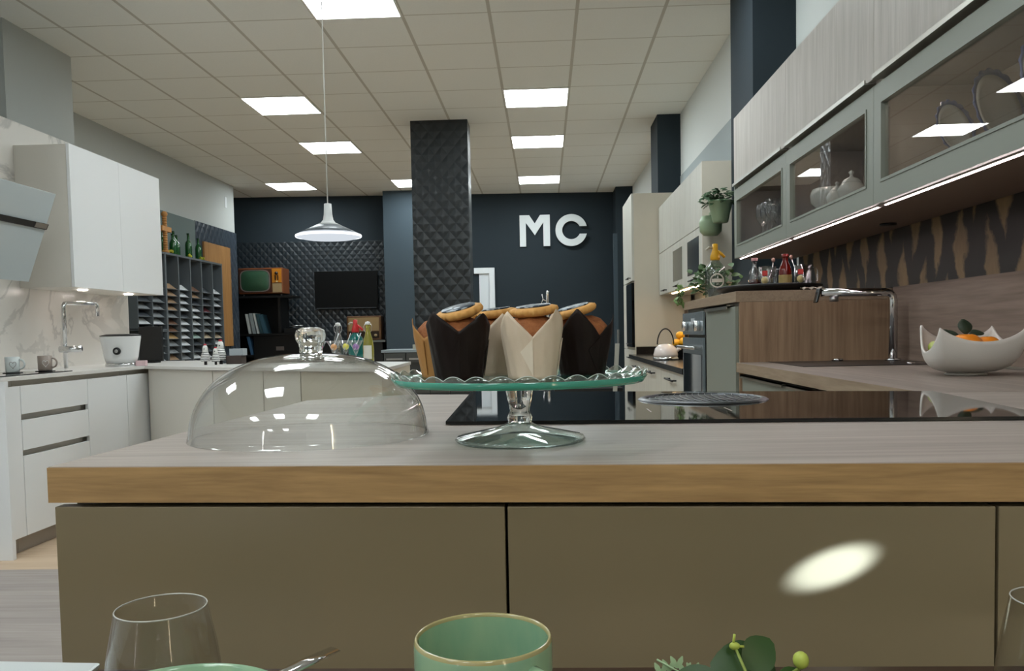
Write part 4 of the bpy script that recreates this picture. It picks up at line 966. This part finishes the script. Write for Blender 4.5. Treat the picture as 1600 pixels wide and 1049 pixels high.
MB().tube([(-2.755, 5.275, WT+.10), (-2.755, 5.262, WT+.10)], .024, 24).build('dial', M_['black'], cmk)
MB().tube([(-2.755, 5.2625, WT+.10), (-2.755, 5.258, WT+.10)], .011, 16).build('dial_centre', M_['steel'], cmk)
one(MB().box(-2.665, -2.60, 5.33, 5.36, WT, WT+.035), 'pink_box', mat('pale_pink', 'd9bcc0', .5), 'small pale pink box beside the white appliance', 'box', bevel=.002)
mo = thing('monitor', 'black flat monitor standing on the worktop in front of the sample rack', 'monitor', (-2.82, 6.0, WT))
MB().box(-2.97, -2.80, 6.0, 6.03, WT+.012, WT+.265).build('screen', M_['black'], mo, bevel=.003)
MB().box(-2.93, -2.84, 5.97, 6.06, WT, WT+.0115).build('stand', M_['black'], mo)
# zebra figures
ZW = N('zebra_stripes'); v_ = ZW.coord((1, 1, 1)); wv = ZW.n('ShaderNodeTexWave', bands_direction='Z', i_Scale=28.0, i_Distortion=3.0, i_Detail=1.0); ZW.l(v_, wv.inputs[0])
r_ = ZW.n('ShaderNodeMapRange', i_1=.36, i_2=.44); ZW.l(wv.outputs[0], r_.inputs[0]); ZW.l(ZW.mix(r_.outputs[0], L('1c1c1e'), L('e2e2de')), ZW.b.inputs['Base Color'])
WHf = mat('figure_white', 'e2e2de', .4)
for (x, y, hh, zz, lab) in ((-2.43, 5.95, .13, .0, 'black and white striped hen figure, left one of three'), (-2.335, 5.90, .125, -.0, 'black and white striped hen figure, small middle one'), (-2.33, 6.02, .165, 0, 'black and white striped hen figure, tallest one at the right')):
    pass
def hen(x, y, z, s, lab):
    t = thing('striped_hen_figure', lab, 'figurine', (x, y, z), 'striped hen figures')
    MB().lathe([(0, 0), (.012*s, 0), (.012*s, .03*s), (0, .03*s)], (x, y, z), 10).build('leg', M_['black'], t)
    MB().lathe([(0, .028*s), (.034*s, .03*s), (.042*s, .042*s), (.033*s, .08*s), (.024*s, .108*s), (0, .108*s)], (x, y, z), 28).build('body', ZW.m, t)
    MB().lathe([(0, .107*s), (.024*s, .108*s), (.019*s, .15*s), (.012*s, .16*s), (0, .162*s)], (x, y, z), 24).build('head', WHf, t)
    MB().ball((x, y, z+.166*s), .014*s, 1, .5, .6, 12, 8).build('comb', mat('red_comb', 'b3303a', .5), t)
    MB().ball((x, y-.021*s, z+.132*s), .005*s, 1, 1, 1, 8, 6).build('beak', M_['black'], t)
hen(-2.19, 5.30, WT, .78, 'striped hen figure, left one of the three')
hen(-2.115, 5.28, WT, .66, 'striped hen figure, smallest, in front between the others')
hen(-2.12, 5.38, WT, .93, 'striped hen figure, tallest, at the right')
one(MB().box(-2.08, -1.98, 5.36, 5.46, WT, WT+.055), 'brown_jar_box', mat('brown_clutter', '3b2f2a', .5), 'low dark brown box right of the striped hens', 'box', bevel=.004)
one(MB().box(-2.06, -1.97, 5.37, 5.45, WT+.0555, WT+.10), 'white_box', mat('pale_grey_box', '9ba3a8', .5), 'pale grey box lying on the dark brown box', 'box', bevel=.002)

# ------------------------------------------------------------------ sample rack
RX0, RX1 = -4.44, -4.12
colsY = [9.0, 9.315, 9.635, 9.95, 10.28, 10.59]
rk = thing('sample_rack', 'tall slate grey pigeonhole rack full of sample boards on the left wall', 'rack', (-4.28, 9.8, 0))
b = MB()
for y in colsY: b.box(RX0, RX1, y-.012, y+.012, 0, 1.99)
b.box(RX0, RX1+.002, 8.988, 10.602, 1.99, 2.012); b.build('uprights', M_['rack'], rk)
MB().box(RX0-.009, RX0-.001, 9.0, 10.6, 0, 2.0).build('back_board', mat('rack_back', '3c4145', .6), rk)
ROWS = [1.62-.0795*i for i in range(12)]
b = MB()
for z in ROWS: b.box(RX0, RX1-.01, 9.012, 10.58, z-.003, z+.003)
b.box(RX0, RX1, 9.012, 10.58, .66, .70); b.build('shelves', M_['rack'], rk)
rk2 = thing('sample_rack', 'lower slate grey rack part hanging left of the tall rack above the monitor', 'rack', (-4.28, 8.66, 1.15))
b = MB()
for y in (8.34, 8.66, 8.985): b.box(RX0, RX1, y-.01, y+.002, 1.165, 1.99)
b.box(RX0, RX1, 8.33, 8.987, 1.155, 1.175)
for z in ROWS[:6]: b.box(RX0, RX1-.01, 8.35, 8.97, z-.003, z+.003)
b.box(RX0, RX1, 8.33, 8.987, 1.99, 2.01); b.build('frame', M_['rack'], rk2)
rk3 = thing('sample_rack', 'low slate grey rack part beside the monitor under the hanging rack', 'rack', (-4.28, 8.83, 0))
b = MB().box(RX0, RX1, 8.655, 8.67, 0, 1.14).box(RX0, RX1, 8.97, 8.985, 0, 1.14).box(RX0, RX1, 8.655, 8.985, 1.1405, 1.15)
for z in ROWS[6:]: b.box(RX0, RX1-.01, 8.67, 8.97, z-.003, z+.003)
b.build('frame', M_['rack'], rk3)
chipc = {'white': 'cfd3d6', 'grey': '84898c', 'dark grey': '3f444a', 'tan': 'a08468', 'brown': '6d4f3d', 'oak': 'a98a5c', 'pale green': '9db5ae', 'beige': 'b9a990', 'dark red': '5a2b30', 'pale grey': 'aab0b4'}
cm_ = {k: mat('sample_'+k.replace(' ', '_'), v, .4) for k, v in chipc.items()}
colpal = {0: ['tan', 'tan', 'tan', 'tan', 'grey', 'brown', 'brown', 'oak', 'grey', 'grey', 'tan', 'tan'],
          1: ['white', 'white', 'white', 'white', 'dark grey', 'white', 'white', 'white', 'white', 'pale grey', 'grey', 'pale grey'],
          2: ['brown', 'tan', 'dark grey', 'white', 'white', 'white', 'pale grey', 'pale green', 'dark grey', 'dark grey', 'white', 'pale grey'],
          3: ['dark grey', 'dark grey', 'dark grey', 'dark red', 'grey', 'grey', 'grey', 'beige', 'dark grey', 'dark grey', 'white', 'pale grey'],
          4: ['white', 'grey', 'white', 'dark grey', 'white', 'white', 'dark grey', 'beige', 'white', 'white', 'pale grey', 'pale grey'],
          5: ['brown', 'grey', 'dark grey', 'grey', 'dark grey', 'white'], 6: ['tan', 'white', 'grey', 'grey', 'grey', 'white'], 7: ['pale grey', 'grey', 'dark grey', 'grey', 'pale grey', 'grey']}
ordn = ['top', 'second', 'third', 'fourth', 'fifth', 'sixth', 'seventh', 'eighth', 'ninth', 'tenth', 'eleventh', 'twelfth']
coln = ['first column of the tall rack', 'second column of the tall rack', 'third column of the tall rack', 'fourth column of the tall rack', 'last column of the tall rack', 'left column of the hanging rack', 'right column of the hanging rack', 'low rack beside the monitor']
y0s = {0: 9.0, 1: 9.315, 2: 9.635, 3: 9.95, 4: 10.28, 5: 8.345, 6: 8.665, 7: 8.665}
for c, pal in colpal.items():
    wid = .27 if c not in (5, 6) else .27
    for i, cn in enumerate(pal):
        z = ROWS[i] if c != 7 else ROWS[6+i]
        if c in (5, 6) and i > 5: continue
        ya = y0s[c]+.02; yb_ = ya+wid; zb = z+.0035
        b = MB().hexa([(RX1-.018, ya, zb), (RX1-.018, yb_, zb), (RX1-.026, yb_, zb), (RX1-.026, ya, zb), (RX1-.10, ya, zb+.064), (RX1-.10, yb_, zb+.064), (RX1-.108, yb_, zb+.064), (RX1-.108, ya, zb+.064)])
        one(b, 'sample_board', cm_[cn], '%s sample board, %s from the top in the %s' % (cn, ordn[i] if i else 'first', coln[c]), 'sample', 'sample boards in the rack')
# things on the rack
GB = mat('green_bottle_glass', '0f4a1c', .08, coat=.6)
GBP = [(0, 0), (.038, 0), (.04, .005), (.04, .15), (.034, .18), (.016, .205), (.013, .26), (.016, .262), (.016, .275), (0, .275)]
gb0 = None
for k, (y, x, s, lab) in enumerate(((9.02, -4.22, 1.15, 'green bottle left of the wooden cross on the rack'), (9.22, -4.26, .95, 'green bottle right behind the wooden cross on the rack'), (9.42, -4.22, .88, 'green bottle, left one of the pair on the grey green panel'), (9.53, -4.26, 1.05, 'green bottle, right one of the pair on the grey green panel'),
                                   (9.74, -4.32, .98, 'green bottle at the back of the group near the quilted panel'), (9.84, -4.22, 1.08, 'green bottle at the front of the group near the quilted panel'), (10.17, -4.24, 1.0, 'single green bottle in front of the wooden board'))):
    if gb0 is None:
        gb0 = thing('green_bottle', lab, 'bottle', (0, 0, 0), 'green bottles on the rack'); ORG[gb0.name] = Vector((0, 0, 0))
        MB().lathe(GBP, (0, 0, 0), 24).build('body', GB, gb0); MB().lathe([(.0165, .262), (.017, .279), (0, .28)], (0, 0, 0), 16).build('cap', mat('dark_green_cap', '0b3314', .3), gb0)
        gb0.location = (x, y, 2.0125); gb0.scale = (1, 1, s)
    else: dup(gb0, (x, y, 2.0125), 0, lab, 'green bottles on the rack', (1, 1, s))
cr = thing('wooden_cross', 'carved light wooden cross standing on top of the rack', 'cross', (-4.16, 9.08, 2.0125))
CW = mat('carved_wood', 'b58149', .6, bump=.4, bscale=60)
b = MB()
for i in range(14): b.lathe([(0, 0), (.022, 0), (.027, .012), (.022, .024), (0, .024)], (-4.16, 9.10, 2.0125+.03+.0262*i), 12)
b.ball((-4.16, 9.10, 2.0125+.425), .034, 1, 1, 1, 12, 8); b.lathe([(0, 0), (.04, 0), (.035, .03), (0, .03)], (-4.16, 9.10, 2.0125), 16)
b.build('post', CW, cr); MB().box(-4.185, -4.135, 8.99, 9.215, 2.0125+.235, 2.0125+.29).build('cross_bar', CW, cr, bevel=.004)
YM = mat('yellow_moss', 'a9ac2c', .8, var=.4, bscale=80)
for k, (y, x, lab) in enumerate(((9.15, -4.12, 'yellow flower clump at the foot of the wooden cross'), (9.70, -4.14, 'yellow flower clump in front of the middle green bottles'), (10.03, -4.14, 'yellow flower clump left of the single green bottle'))):
    b = MB(); rnd = random.Random(k)
    for i in range(9): b.ball((x-.01+rnd.uniform(-.015, .015), y+rnd.uniform(-.04, .04), 2.0265+rnd.uniform(0, .02)), .014, 1, 1, 1, 8, 6)
    one(b, 'flower_clump', YM, lab, 'flowers', 'yellow flower clumps')
one(MB().box(-4.4475, -4.42, 10.80, 11.70, .95, 2.33), 'wood_board', wood('honey_oak_board', '8a6237', 'ab8050', 'z', .5, .8), 'honey oak board leaning on the quilted left wall beside the rack', 'board', bevel=.002)
one(MB().box(-4.4695, -4.463, 11.68, 11.76, 2.90, 3.05), 'wall_sensor', mat('white_switch', 'd3d7d8', .5), 'small white box high on the white left wall', 'sensor', bevel=.002)

# ------------------------------------------------------------------ back wall things
SH = mat('black_shelf', '08090a', .5)
sh = thing('shelf_unit', 'black shelf unit against the quilted back wall under the old television', 'shelf', (-4.3, 12.75, 0))
MB().box(-4.83, -4.79, 12.55, 12.95, 0, 1.66).box(-4.04, -4.0, 12.55, 12.95, 1.13, 1.66).build('sides', SH, sh)
MB().box(-4.83, -3.80, 12.50, 12.95, 1.66, 1.69).build('top_shelf', SH, sh)
MB().box(-4.79, -3.64, 12.45, 12.95, 1.09, 1.12).build('middle_shelf', SH, sh)
MB().box(-4.40, -3.64, 12.47, 12.95, 0, 1.089).build('cupboard', SH, sh)
MB().box(-4.06, -3.94, 12.462, 12.4695, .86, .92).build('cupboard_handle', M_['steel'], sh)
MB().box(-4.79, -4.0, 12.93, 12.95, 0, 1.66).build('back_board', SH, sh)
tv = thing('old_television', 'old wooden television set with green screen on the black shelf', 'television', (-4.35, 12.7, 1.69))
tx0, tx1, tz0, tz1, ty = -4.64, -3.96, 1.725, 2.115, 12.55
WC = mat('walnut_veneer', '7a4526', .35); 
b = MB().box(tx0, tx1, ty+.02, ty+.36, tz0, tz1); b.build('case', WC, tv, bevel=.01)
MB().box(tx0+.015, tx0+.51, ty+.005, ty+.0195, tz0+.02, tz1-.02).build('screen_surround', mat('dark_walnut', '45261a', .4), tv)
b = MB(); P = []; n = 40
cxs, czs, ax, az = tx0+.262, (tz0+tz1)/2, .215, .155
ring = []
for i in range(n):
    a = 2*PI*i/n; c_, s_ = math.cos(a), math.sin(a); ring.append((abs(c_)**.45*(1 if c_ > 0 else -1), abs(s_)**.45*(1 if s_ > 0 else -1)))
def srnd(scale, y): return [(cxs+ax*scale*c_, y, czs+az*scale*s_) for c_, s_ in ring]
b.smooth = True
b.add(srnd(1, ty+.004)+srnd(.7, ty-.012)+srnd(.35, ty-.02)+[(cxs, ty-.023, czs)], [(k*n+i, k*n+(i+1) % n, (k+1)*n+(i+1) % n, (k+1)*n+i) for k in range(2) for i in range(n)]+[(2*n+i, 2*n+(i+1) % n, 3*n) for i in range(n)])
b.build('screen', mat('green_screen_glass', '35553f', .08, coat=.6), tv)
b = MB(); A = srnd(1.0, ty-.002); B = srnd(1.07, ty-.002); b.add(A+B+srnd(1.07, ty+.005)+srnd(1.0, ty+.005), [(i, (i+1) % n, n+(i+1) % n, n+i) for i in range(n)]+[(n+i, n+(i+1) % n, 2*n+(i+1) % n, 2*n+i) for i in range(n)])
b.build('screen_bezel', mat('bezel_grey', '8a8580', .3, .4), tv)
MB().box(tx0+.525, tx1-.015, ty+.005, ty+.0195, tz0+.165, tz1-.015).build('control_panel', mat('orange_wood', 'c07a22', .35), tv)
MB().box(tx0+.525, tx1-.015, ty+.005, ty+.0195, tz0+.015, tz0+.155).build('speaker_grille', mat('tan_grille', '9a835f', .8), tv)
MB().tube([(tx0+.595, ty+.005, tz1-.085), (tx0+.595, ty-.02, tz1-.085)], .024, 20).build('dial', mat('brown_dial', '2c1c12', .4), tv)
for dx_ in (.575, .615): MB().box(tx0+dx_-.008, tx0+dx_+.008, ty-.002, ty+.0045, tz0+.20, tz0+.275).build('slider', mat('brown_dial', '2c1c12', .4), tv)
MB().box(tx0+.585, tx0+.61, ty-.002, ty+.0045, tz0+.170, tz0+.19).build('badge', mat('badge', 'd6c79a', .4), tv)
for x in (tx0+.05, tx1-.05): MB().lathe([(0, 0), (.008, 0), (.012, .034), (0, .034)], (x, ty+.1, 1.6905), 12).build('foot', M_['steel'], tv)
ftv = thing('flat_television', 'large black flat television mounted on the quilted back wall', 'television', (-3.1, 12.98, 1.5))
def bwx(x, off): return bw(x)-off
b = bwall(-3.585, -2.605, 1.495, 2.075, .10, -.055); b.build('screen', mat('tv_black', '040506', .45, spec=.2), ftv, bevel=.004)
bwall(-3.56, -2.63, 1.492, 1.502, .103, -.10).build('trim', mat('tv_trim', '50545a', .3, .6), ftv)
bwall(-3.3, -2.9, 1.65, 1.95, .05, -.013).build('wall_bracket', M_['black'], ftv)
# radio on low shelf
one(bwall(-3.60, -2.45, .955, .985, .42, -.02), 'wall_shelf', mat('grey_shelf', '5a5d5c', .5), 'low thin shelf carrying the old radio', 'shelf')
one(bwall(-3.55, -2.5, 0.0, .954, .38, -.03), 'sideboard', SH, 'black sideboard below the radio shelf', 'sideboard')
rd = thing('old_radio', 'old wooden radio with tan cloth front on the low shelf', 'radio', (-2.78, 12.85, .986))
ry = bw(-2.8)-.36
MB().box(-3.05, -2.52, ry+.02, ry+.30, .986, 1.36).build('case', mat('radio_wood', '5a3d22', .4), rd, bevel=.012)
MB().box(-3.02, -2.55, ry+.01, ry+.0195, 1.13, 1.335).build('cloth_front', mat('radio_cloth', '8a7350', .9), rd)
MB().box(-3.02, -2.55, ry+.008, ry+.0195, 1.02, 1.12).build('dial_window', mat('radio_dial', '2f251c', .2), rd)
for x in (-2.98, -2.6): MB().tube([(x, ry+.01, 1.06), (x, ry-.015, 1.06)], .022, 16).build('knob', mat('ivory_knob', '8d7a58', .4), rd)
# binders and books
bd = mat('binder_white', 'b9bdbd', .5); bk = mat('binder_teal', '2f4a50', .5); bl = mat('binder_blue', '3c6286', .5)
for k, (x, wid_, m, hh, lean, lab) in enumerate(((-4.50, .035, bd, .30, .05, 'white binder at the left end of the shelf'), (-4.44, .05, mat('binder_grey', '8e9698', .5), .31, .05, 'pale grey binder second from the left on the shelf'), (-4.37, .03, bd, .31, .06, 'white binder third from the left on the shelf'), (-4.32, .04, bk, .30, .07, 'dark teal binder fourth from the left on the shelf'), (-4.272, .045, mat('binder_slate', '32515f', .5), .29, .075, 'slate blue binder at the right end leaning left'))):
    z = 1.1205
    b = MB().hexa([(x, 12.55, z), (x+wid_, 12.55, z), (x+wid_, 12.8, z), (x, 12.8, z), (x-lean, 12.55, z+hh), (x-lean+wid_, 12.55, z+hh), (x-lean+wid_, 12.8, z+hh), (x-lean, 12.8, z+hh)])
    one(b, 'binder', m, lab, 'binder', 'binders on the black shelf')
b = MB().hexa([(-4.46, 12.5, .80), (-4.42, 12.5, .80), (-4.42, 12.75, .80), (-4.46, 12.75, .80), (-4.52, 12.5, 1.075), (-4.475, 12.5, 1.075), (-4.475, 12.75, 1.075), (-4.52, 12.75, 1.075)])
one(b, 'folder', bl, 'blue folder leaning on the lower shelf beside the black cupboard', 'folder')
one(MB().box(-4.78, -4.41, 12.5, 12.9, .765, .795), 'low_shelf_board', SH, 'black board under the blue folder', 'shelf')
tn = thing('record_player', 'small chrome and black record player on the black cupboard', 'record player', (-3.82, 12.65, 1.12))
MB().box(-3.96, -3.66, 12.55, 12.85, 1.1205, 1.19).build('plinth', M_['black'], tn, bevel=.003); MB().lathe([(0, 0), (.12, 0), (.12, .012), (0, .012)], (-3.82, 12.7, 1.1905), 32).build('platter', M_['black'], tn)
MB().tube([(-3.93, 12.58, 1.205), (-3.80, 12.56, 1.23), (-3.67, 12.60, 1.235)], .006, 8).build('tonearm', M_['chrome'], tn)

# ------------------------------------------------------------------ drinks on the peninsula
YL = thin_glass('yellow_drink_glass', (.86, .80, .42), .10); CLR = CGl
SB = [(0, 0), (.030, 0), (.033, .005), (.033, .10), (.028, .14), (.016, .185), (.0125, .20), (.0125, .222), (.016, .224), (.016, .232), (0, .232)]
def swing(x, y, z, m, lab, lab_band):
    t = thing('swing_top_bottle', lab, 'bottle', (x, y, z))
    MB().lathe(SB, (x, y, z), 28).build('body', m, t)
    MB().lathe([(0, .233), (.013, .233), (.015, .238), (.015, .250), (0, .253)], (x, y, z), 16).build('stopper', mat('white_stopper', 'd5d5d2', .4), t)
    for s_ in (-1, 1): MB().tube([(x+s_*.012, y, z+.246), (x+s_*.024, y, z+.225), (x+s_*.022, y, z+.20), (x+s_*.014, y, z+.188)], .0018, 6).build('wire', M_['chrome'], t)
    if lab_band:
        b = MB(); P = []; F = []; n = 12
        for i in range(n+1):
            a = -PI/2-.8+1.6*i/n; P += [(x+.0338*math.cos(a), y+.0338*math.sin(a), z+.03), (x+.0338*math.cos(a), y+.0338*math.sin(a), z+.11)]
        for i in range(n): F.append((2*i, 2*i+2, 2*i+3, 2*i+1))
        b.add(P, F).build('label', mat('cream_label', 'cfcdbf', .6), t)
    return t
swing(-1.05, 4.93, WT, mat('yellow_drink', 'a9a23f', .1, trans=.5, coat=.4), 'swing-top bottle of yellow drink with cream label at the peninsula end', True)
swing(-1.285, 5.15, WT, CLR, 'empty clear swing-top bottle behind the cocktail glasses', False)
siphon(-1.175, 5.15, WT, 1.02, mat('teal_green_glass', '0d5c56', .1, coat=.6), mat('red_plastic', 'c0282a', .35), 'dark green soda siphon with red head behind the cocktail glasses', False)
CG = thin_glass('cocktail_glass', (.93, .94, .94), .12)
for k, (x, y, cn, c) in enumerate(((-1.335, 4.90, 'pink', 'd0659f'), (-1.245, 4.88, 'orange', 'd99a56'), (-1.205, 5.01, 'yellow', 'd6cf2e'), (-1.10, 4.82, 'purple', '86539a'))):
    t = thing('cocktail_glass', 'cocktail glass holding a %s ball and a clear straw' % cn, 'glass', (x, y, WT), 'cocktail glasses on the peninsula')
    MB().lathe([(0, 0), (.032, 0), (.032, .002), (.005, .006), (.004, .06), (.012, .075), (.02, .10), (.040, .135), (.044, .142)], (x, y, WT), 28).build('bowl', CG, t)
    one(MB().ball((x, y, WT+.105), .019, 1, 1, 1, 16, 10), 'cocktail_ball', mat('ball_'+cn, c, .5), '%s ball sitting in a cocktail glass' % cn, 'ball')
    one(MB().tube([(x-.004, y-.02, WT+.086), (x+.03, y+.01, WT+.185)], .0022, 6), 'straw', mat('clear_straw', 'c9cdd0', .2), 'clear straw leaning in the glass with the %s ball' % cn, 'straw')

# ------------------------------------------------------------------ foreground table
TBZ = .76
tb = thing('dining_table', 'dark dining table just below the picture edge carrying mugs and glasses', 'table', (0, .1, 0))
TW = wood('dark_table_wood', '3a2a22', '4d3a2e', 'x', .4)
MB().box(-.9, .9, -.75, .735, TBZ-.035, TBZ).build('tabletop', TW, tb, bevel=.003)
for (x, y) in ((-.84, -.69), (.84, -.69), (-.84, .67), (.84, .67)): MB().box(x-.03, x+.03, y-.03, y+.03, 0, TBZ-.0355).build('leg', TW, tb)
def celadon():
    k = N('celadon_glaze'); v = k.coord((1, 1, .35)); n = k.n('ShaderNodeTexNoise', i_Scale=45.0, i_Detail=3.0); k.l(v, n.inputs[0])
    k.l(k.mix(n.outputs[0], L('6fa088'), L('a9bd95')), k.b.inputs['Base Color']); k.b.inputs['Roughness'].default_value = .1; k.b.inputs['Coat Weight'].default_value = .4
    return k.m
CEL = celadon(); RIMB = mat('tan_rim_glaze', 'a59a6a', .15, coat=.4)
mx, my = -.044, .537
gm = thing('green_mug', 'green glazed mug with tan rim in the centre foreground', 'mug', (mx, my, TBZ))
MB().lathe([(0, 0), (.040, 0), (.044, .006), (.0455, .05), (.0455, .098), (.0452, .0995)], (mx, my, TBZ), 72).lathe([(.0425, .0995), (.042, .05), (.040, .012), (.034, .008), (0, .007)], (mx, my, TBZ), 72).build('body', CEL, gm)
MB().lathe([(.0452, .0993), (.0447, .1015), (.0437, .1022), (.0427, .1012), (.0425, .0993)], (mx, my, TBZ), 72).build('rim', RIMB, gm)
P = [(mx+(.043+.030*math.sin(a))*math.cos(-.75), my+(.043+.030*math.sin(a))*math.sin(-.75), TBZ+.052+.036*math.cos(a)) for a in [PI*i/12 for i in range(13)]]
MB().tube(P, .0062, 12).build('handle', CEL, gm)
gx_, gy_ = -.238, .50
gb = thing('green_bowl', 'green glazed bowl with a spoon at the bottom left', 'bowl', (gx_, gy_, TBZ))
GBZ = .069
MB().lathe([(0, 0), (.035, 0), (.05, .012), (.069, .045), (.074, GBZ-.002), (.0735, GBZ), (.0722, GBZ+.0008), (.0705, GBZ-.001), (.066, .045), (.047, .017), (0, .006)], (gx_, gy_, TBZ), 64).build('bowl_body', CEL, gb)
sp = thing('spoon', 'shiny spoon handle sticking out of the green bowl', 'spoon', (-.22, .52, TBZ+.02))
b = MB(); P = []; path = [(-.235, .475, .802, .007), (-.215, .505, .818, .006), (-.193, .538, .8285, .0065), (-.172, .568, .8315, .0075), (-.157, .590, .8325, .0065)]
for (x, y, z, w_) in path:
    d_ = Vector((.47, .80, 0)).normalized(); s_ = Vector((d_.y, -d_.x, 0))
    for q_ in ((-1, 0), (-.5, .0012), (.5, .0012), (1, 0), (.5, -.0012), (-.5, -.0012)): P.append(Vector((x, y, z))+s_*w_*q_[0]+Vector((0, 0, q_[1])))
F = [(i*6+k, i*6+(k+1) % 6, (i+1)*6+(k+1) % 6, (i+1)*6+k) for i in range(4) for k in range(6)]+[list(range(6)), [24+k for k in range(6)]]
b.smooth = True; b.add(P, F); b.build('handle', M_['chrome'], sp)
MB().ball((-.245, .458, .795), .018, .8, 1.3, .25, 20, 10).build('spoon_bowl', M_['chrome'], sp)
def tumbler(x, y, lab):
    t = thing('stemless_glass', lab, 'glass', (x, y, TBZ), 'stemless glasses on the table')
    pr_ = [(0, 0), (.022, 0), (.033, .006), (.0405, .025), (.042, .042), (.0385, .07), (.0325, .1005), (.0322, .1015), (.0315, .1005), (.0373, .07), (.0407, .042), (.039, .026), (.031, .009), (0, .006)]
    MB().lathe(pr_, (x, y, TBZ), 64).build('body', M_['tumbler'], t)
    MB().tube([(x+.0321*math.cos(a), y+.0321*math.sin(a), TBZ+.1012) for a in [2*PI*i/48 for i in range(49)]], .0006, 6, caps=False).build('rim', mat('painted_rim_glint', 'b5b3ab', .15), t)  # opaque pale tube paints a glint around the glass lip
tumbler(-.2885, .600, 'stemless clear glass behind the green bowl at the bottom left')
tumbler(.366, .602, 'stemless clear glass cut off at the right edge of the picture')
one(MB().hexa([(-.60, .52, TBZ), (-.37, .52, TBZ), (-.385, .64, TBZ), (-.62, .64, TBZ), (-.60, .52, TBZ+.038), (-.36, .52, TBZ+.038), (-.365, .655, TBZ+.038), (-.62, .668, TBZ+.038)]), 'square_dish', mat('white_dish', 'cfd4d4', .3), 'white square dish at the bottom left corner', 'dish', bevel=.003)
# plant on the table
tpz = TBZ
pt = thing('table_plant', 'small leafy table plant with yellow green buds at the bottom', 'plant', (.15, .60, tpz))
MB().lathe([(0, 0), (.028, 0), (.036, .035), (.033, .035), (.027, .03), (0, .03)], (.15, .60, tpz), 32).build('pot', mat('small_dark_pot', '39362f', .5), pt)
b = MB(); DG = mat('glossy_dark_leaf', '31501f', .4, var=.3, bscale=40)
for (c_, d_, n_, ln, w_) in (((.120, .62, .806), (1, .0, .05), (0, -.8, .6), .050, .019), ((.13, .60, .800), (-1, -.1, .15), (0, -.8, .7), .045, .014), ((.145, .62, .806), (.7, .2, .5), (0, -.9, .3), .030, .014),
                             ((.16, .60, .800), (1, -.2, -.1), (0, -.7, .8), .045, .014), ((.15, .585, .798), (.2, -1, .2), (0, .2, 1), .045, .016), ((.12, .60, .795), (-.9, .2, -.1), (0, -.5, .8), .04, .013), ((.165, .61, .798), (.9, .1, .05), (0, -.6, .8), .03, .012)):
    leaf(b, c_, d_, n_, ln, w_, n=9)
b.build('leaf_cluster', DG, pt)
MB().tube([(.15, .60, tpz+.03), (.148, .605, .80)], .002, 6).tube([(.15, .60, tpz+.03), (.186, .62, .805)], .0015, 6).tube([(.15, .60, tpz+.03), (.138, .62, .822)], .0012, 6).build('stems', mat('pale_stem', '8a9a4a', .5), pt)
YB = mat('yellow_green_bud', 'b3bf55', .5)
MB().ball((.187, .62, .811), .006, 1, 1, 1.1, 12, 8).build('bud', YB, pt); MB().ball((.138, .62, .822), .003, 1.4, 1, 1, 10, 6).tube([(.137, .62, .823), (.138, .62, .831)], .001, 6).tube([(.138, .62, .822), (.145, .62, .8215)], .001, 6).build('bud', YB, pt)
b = MB()
for i in range(5):
    dx_ = i*.006
    for s_ in (-1, 1): leaf(b, (.083+dx_, .62, .800+.0025*i*(1 if i < 3 else 0)), (.4*s_, 0, .8), (0, -1, .1), .010, .0022, n=4)
b.tube([(.08, .62, .812), (.10, .615, .802), (.14, .60, .792)], .0008, 5); b.build('fern_sprig', mat('pale_sage_leaf', '9db58b', .6), pt)

# ------------------------------------------------------------------ unseen spot, added to throw the light patch on the island front
sl = bpy.data.lights.new('added_patch_spot', 'SPOT'); so = bpy.data.objects.new('added_patch_spot', sl); C.objects.link(so)
so.location = (1.35, .30, 1.25); tgt = Vector((.295, .862, .812)); dv = tgt-so.location
so.rotation_euler = dv.to_track_quat('-Z', 'Y').to_euler(); sl.spot_size = math.radians(1.9); sl.spot_blend = .7; sl.energy = 260; sl.shadow_soft_size = .005; sl.color = (.55, .74, 1)
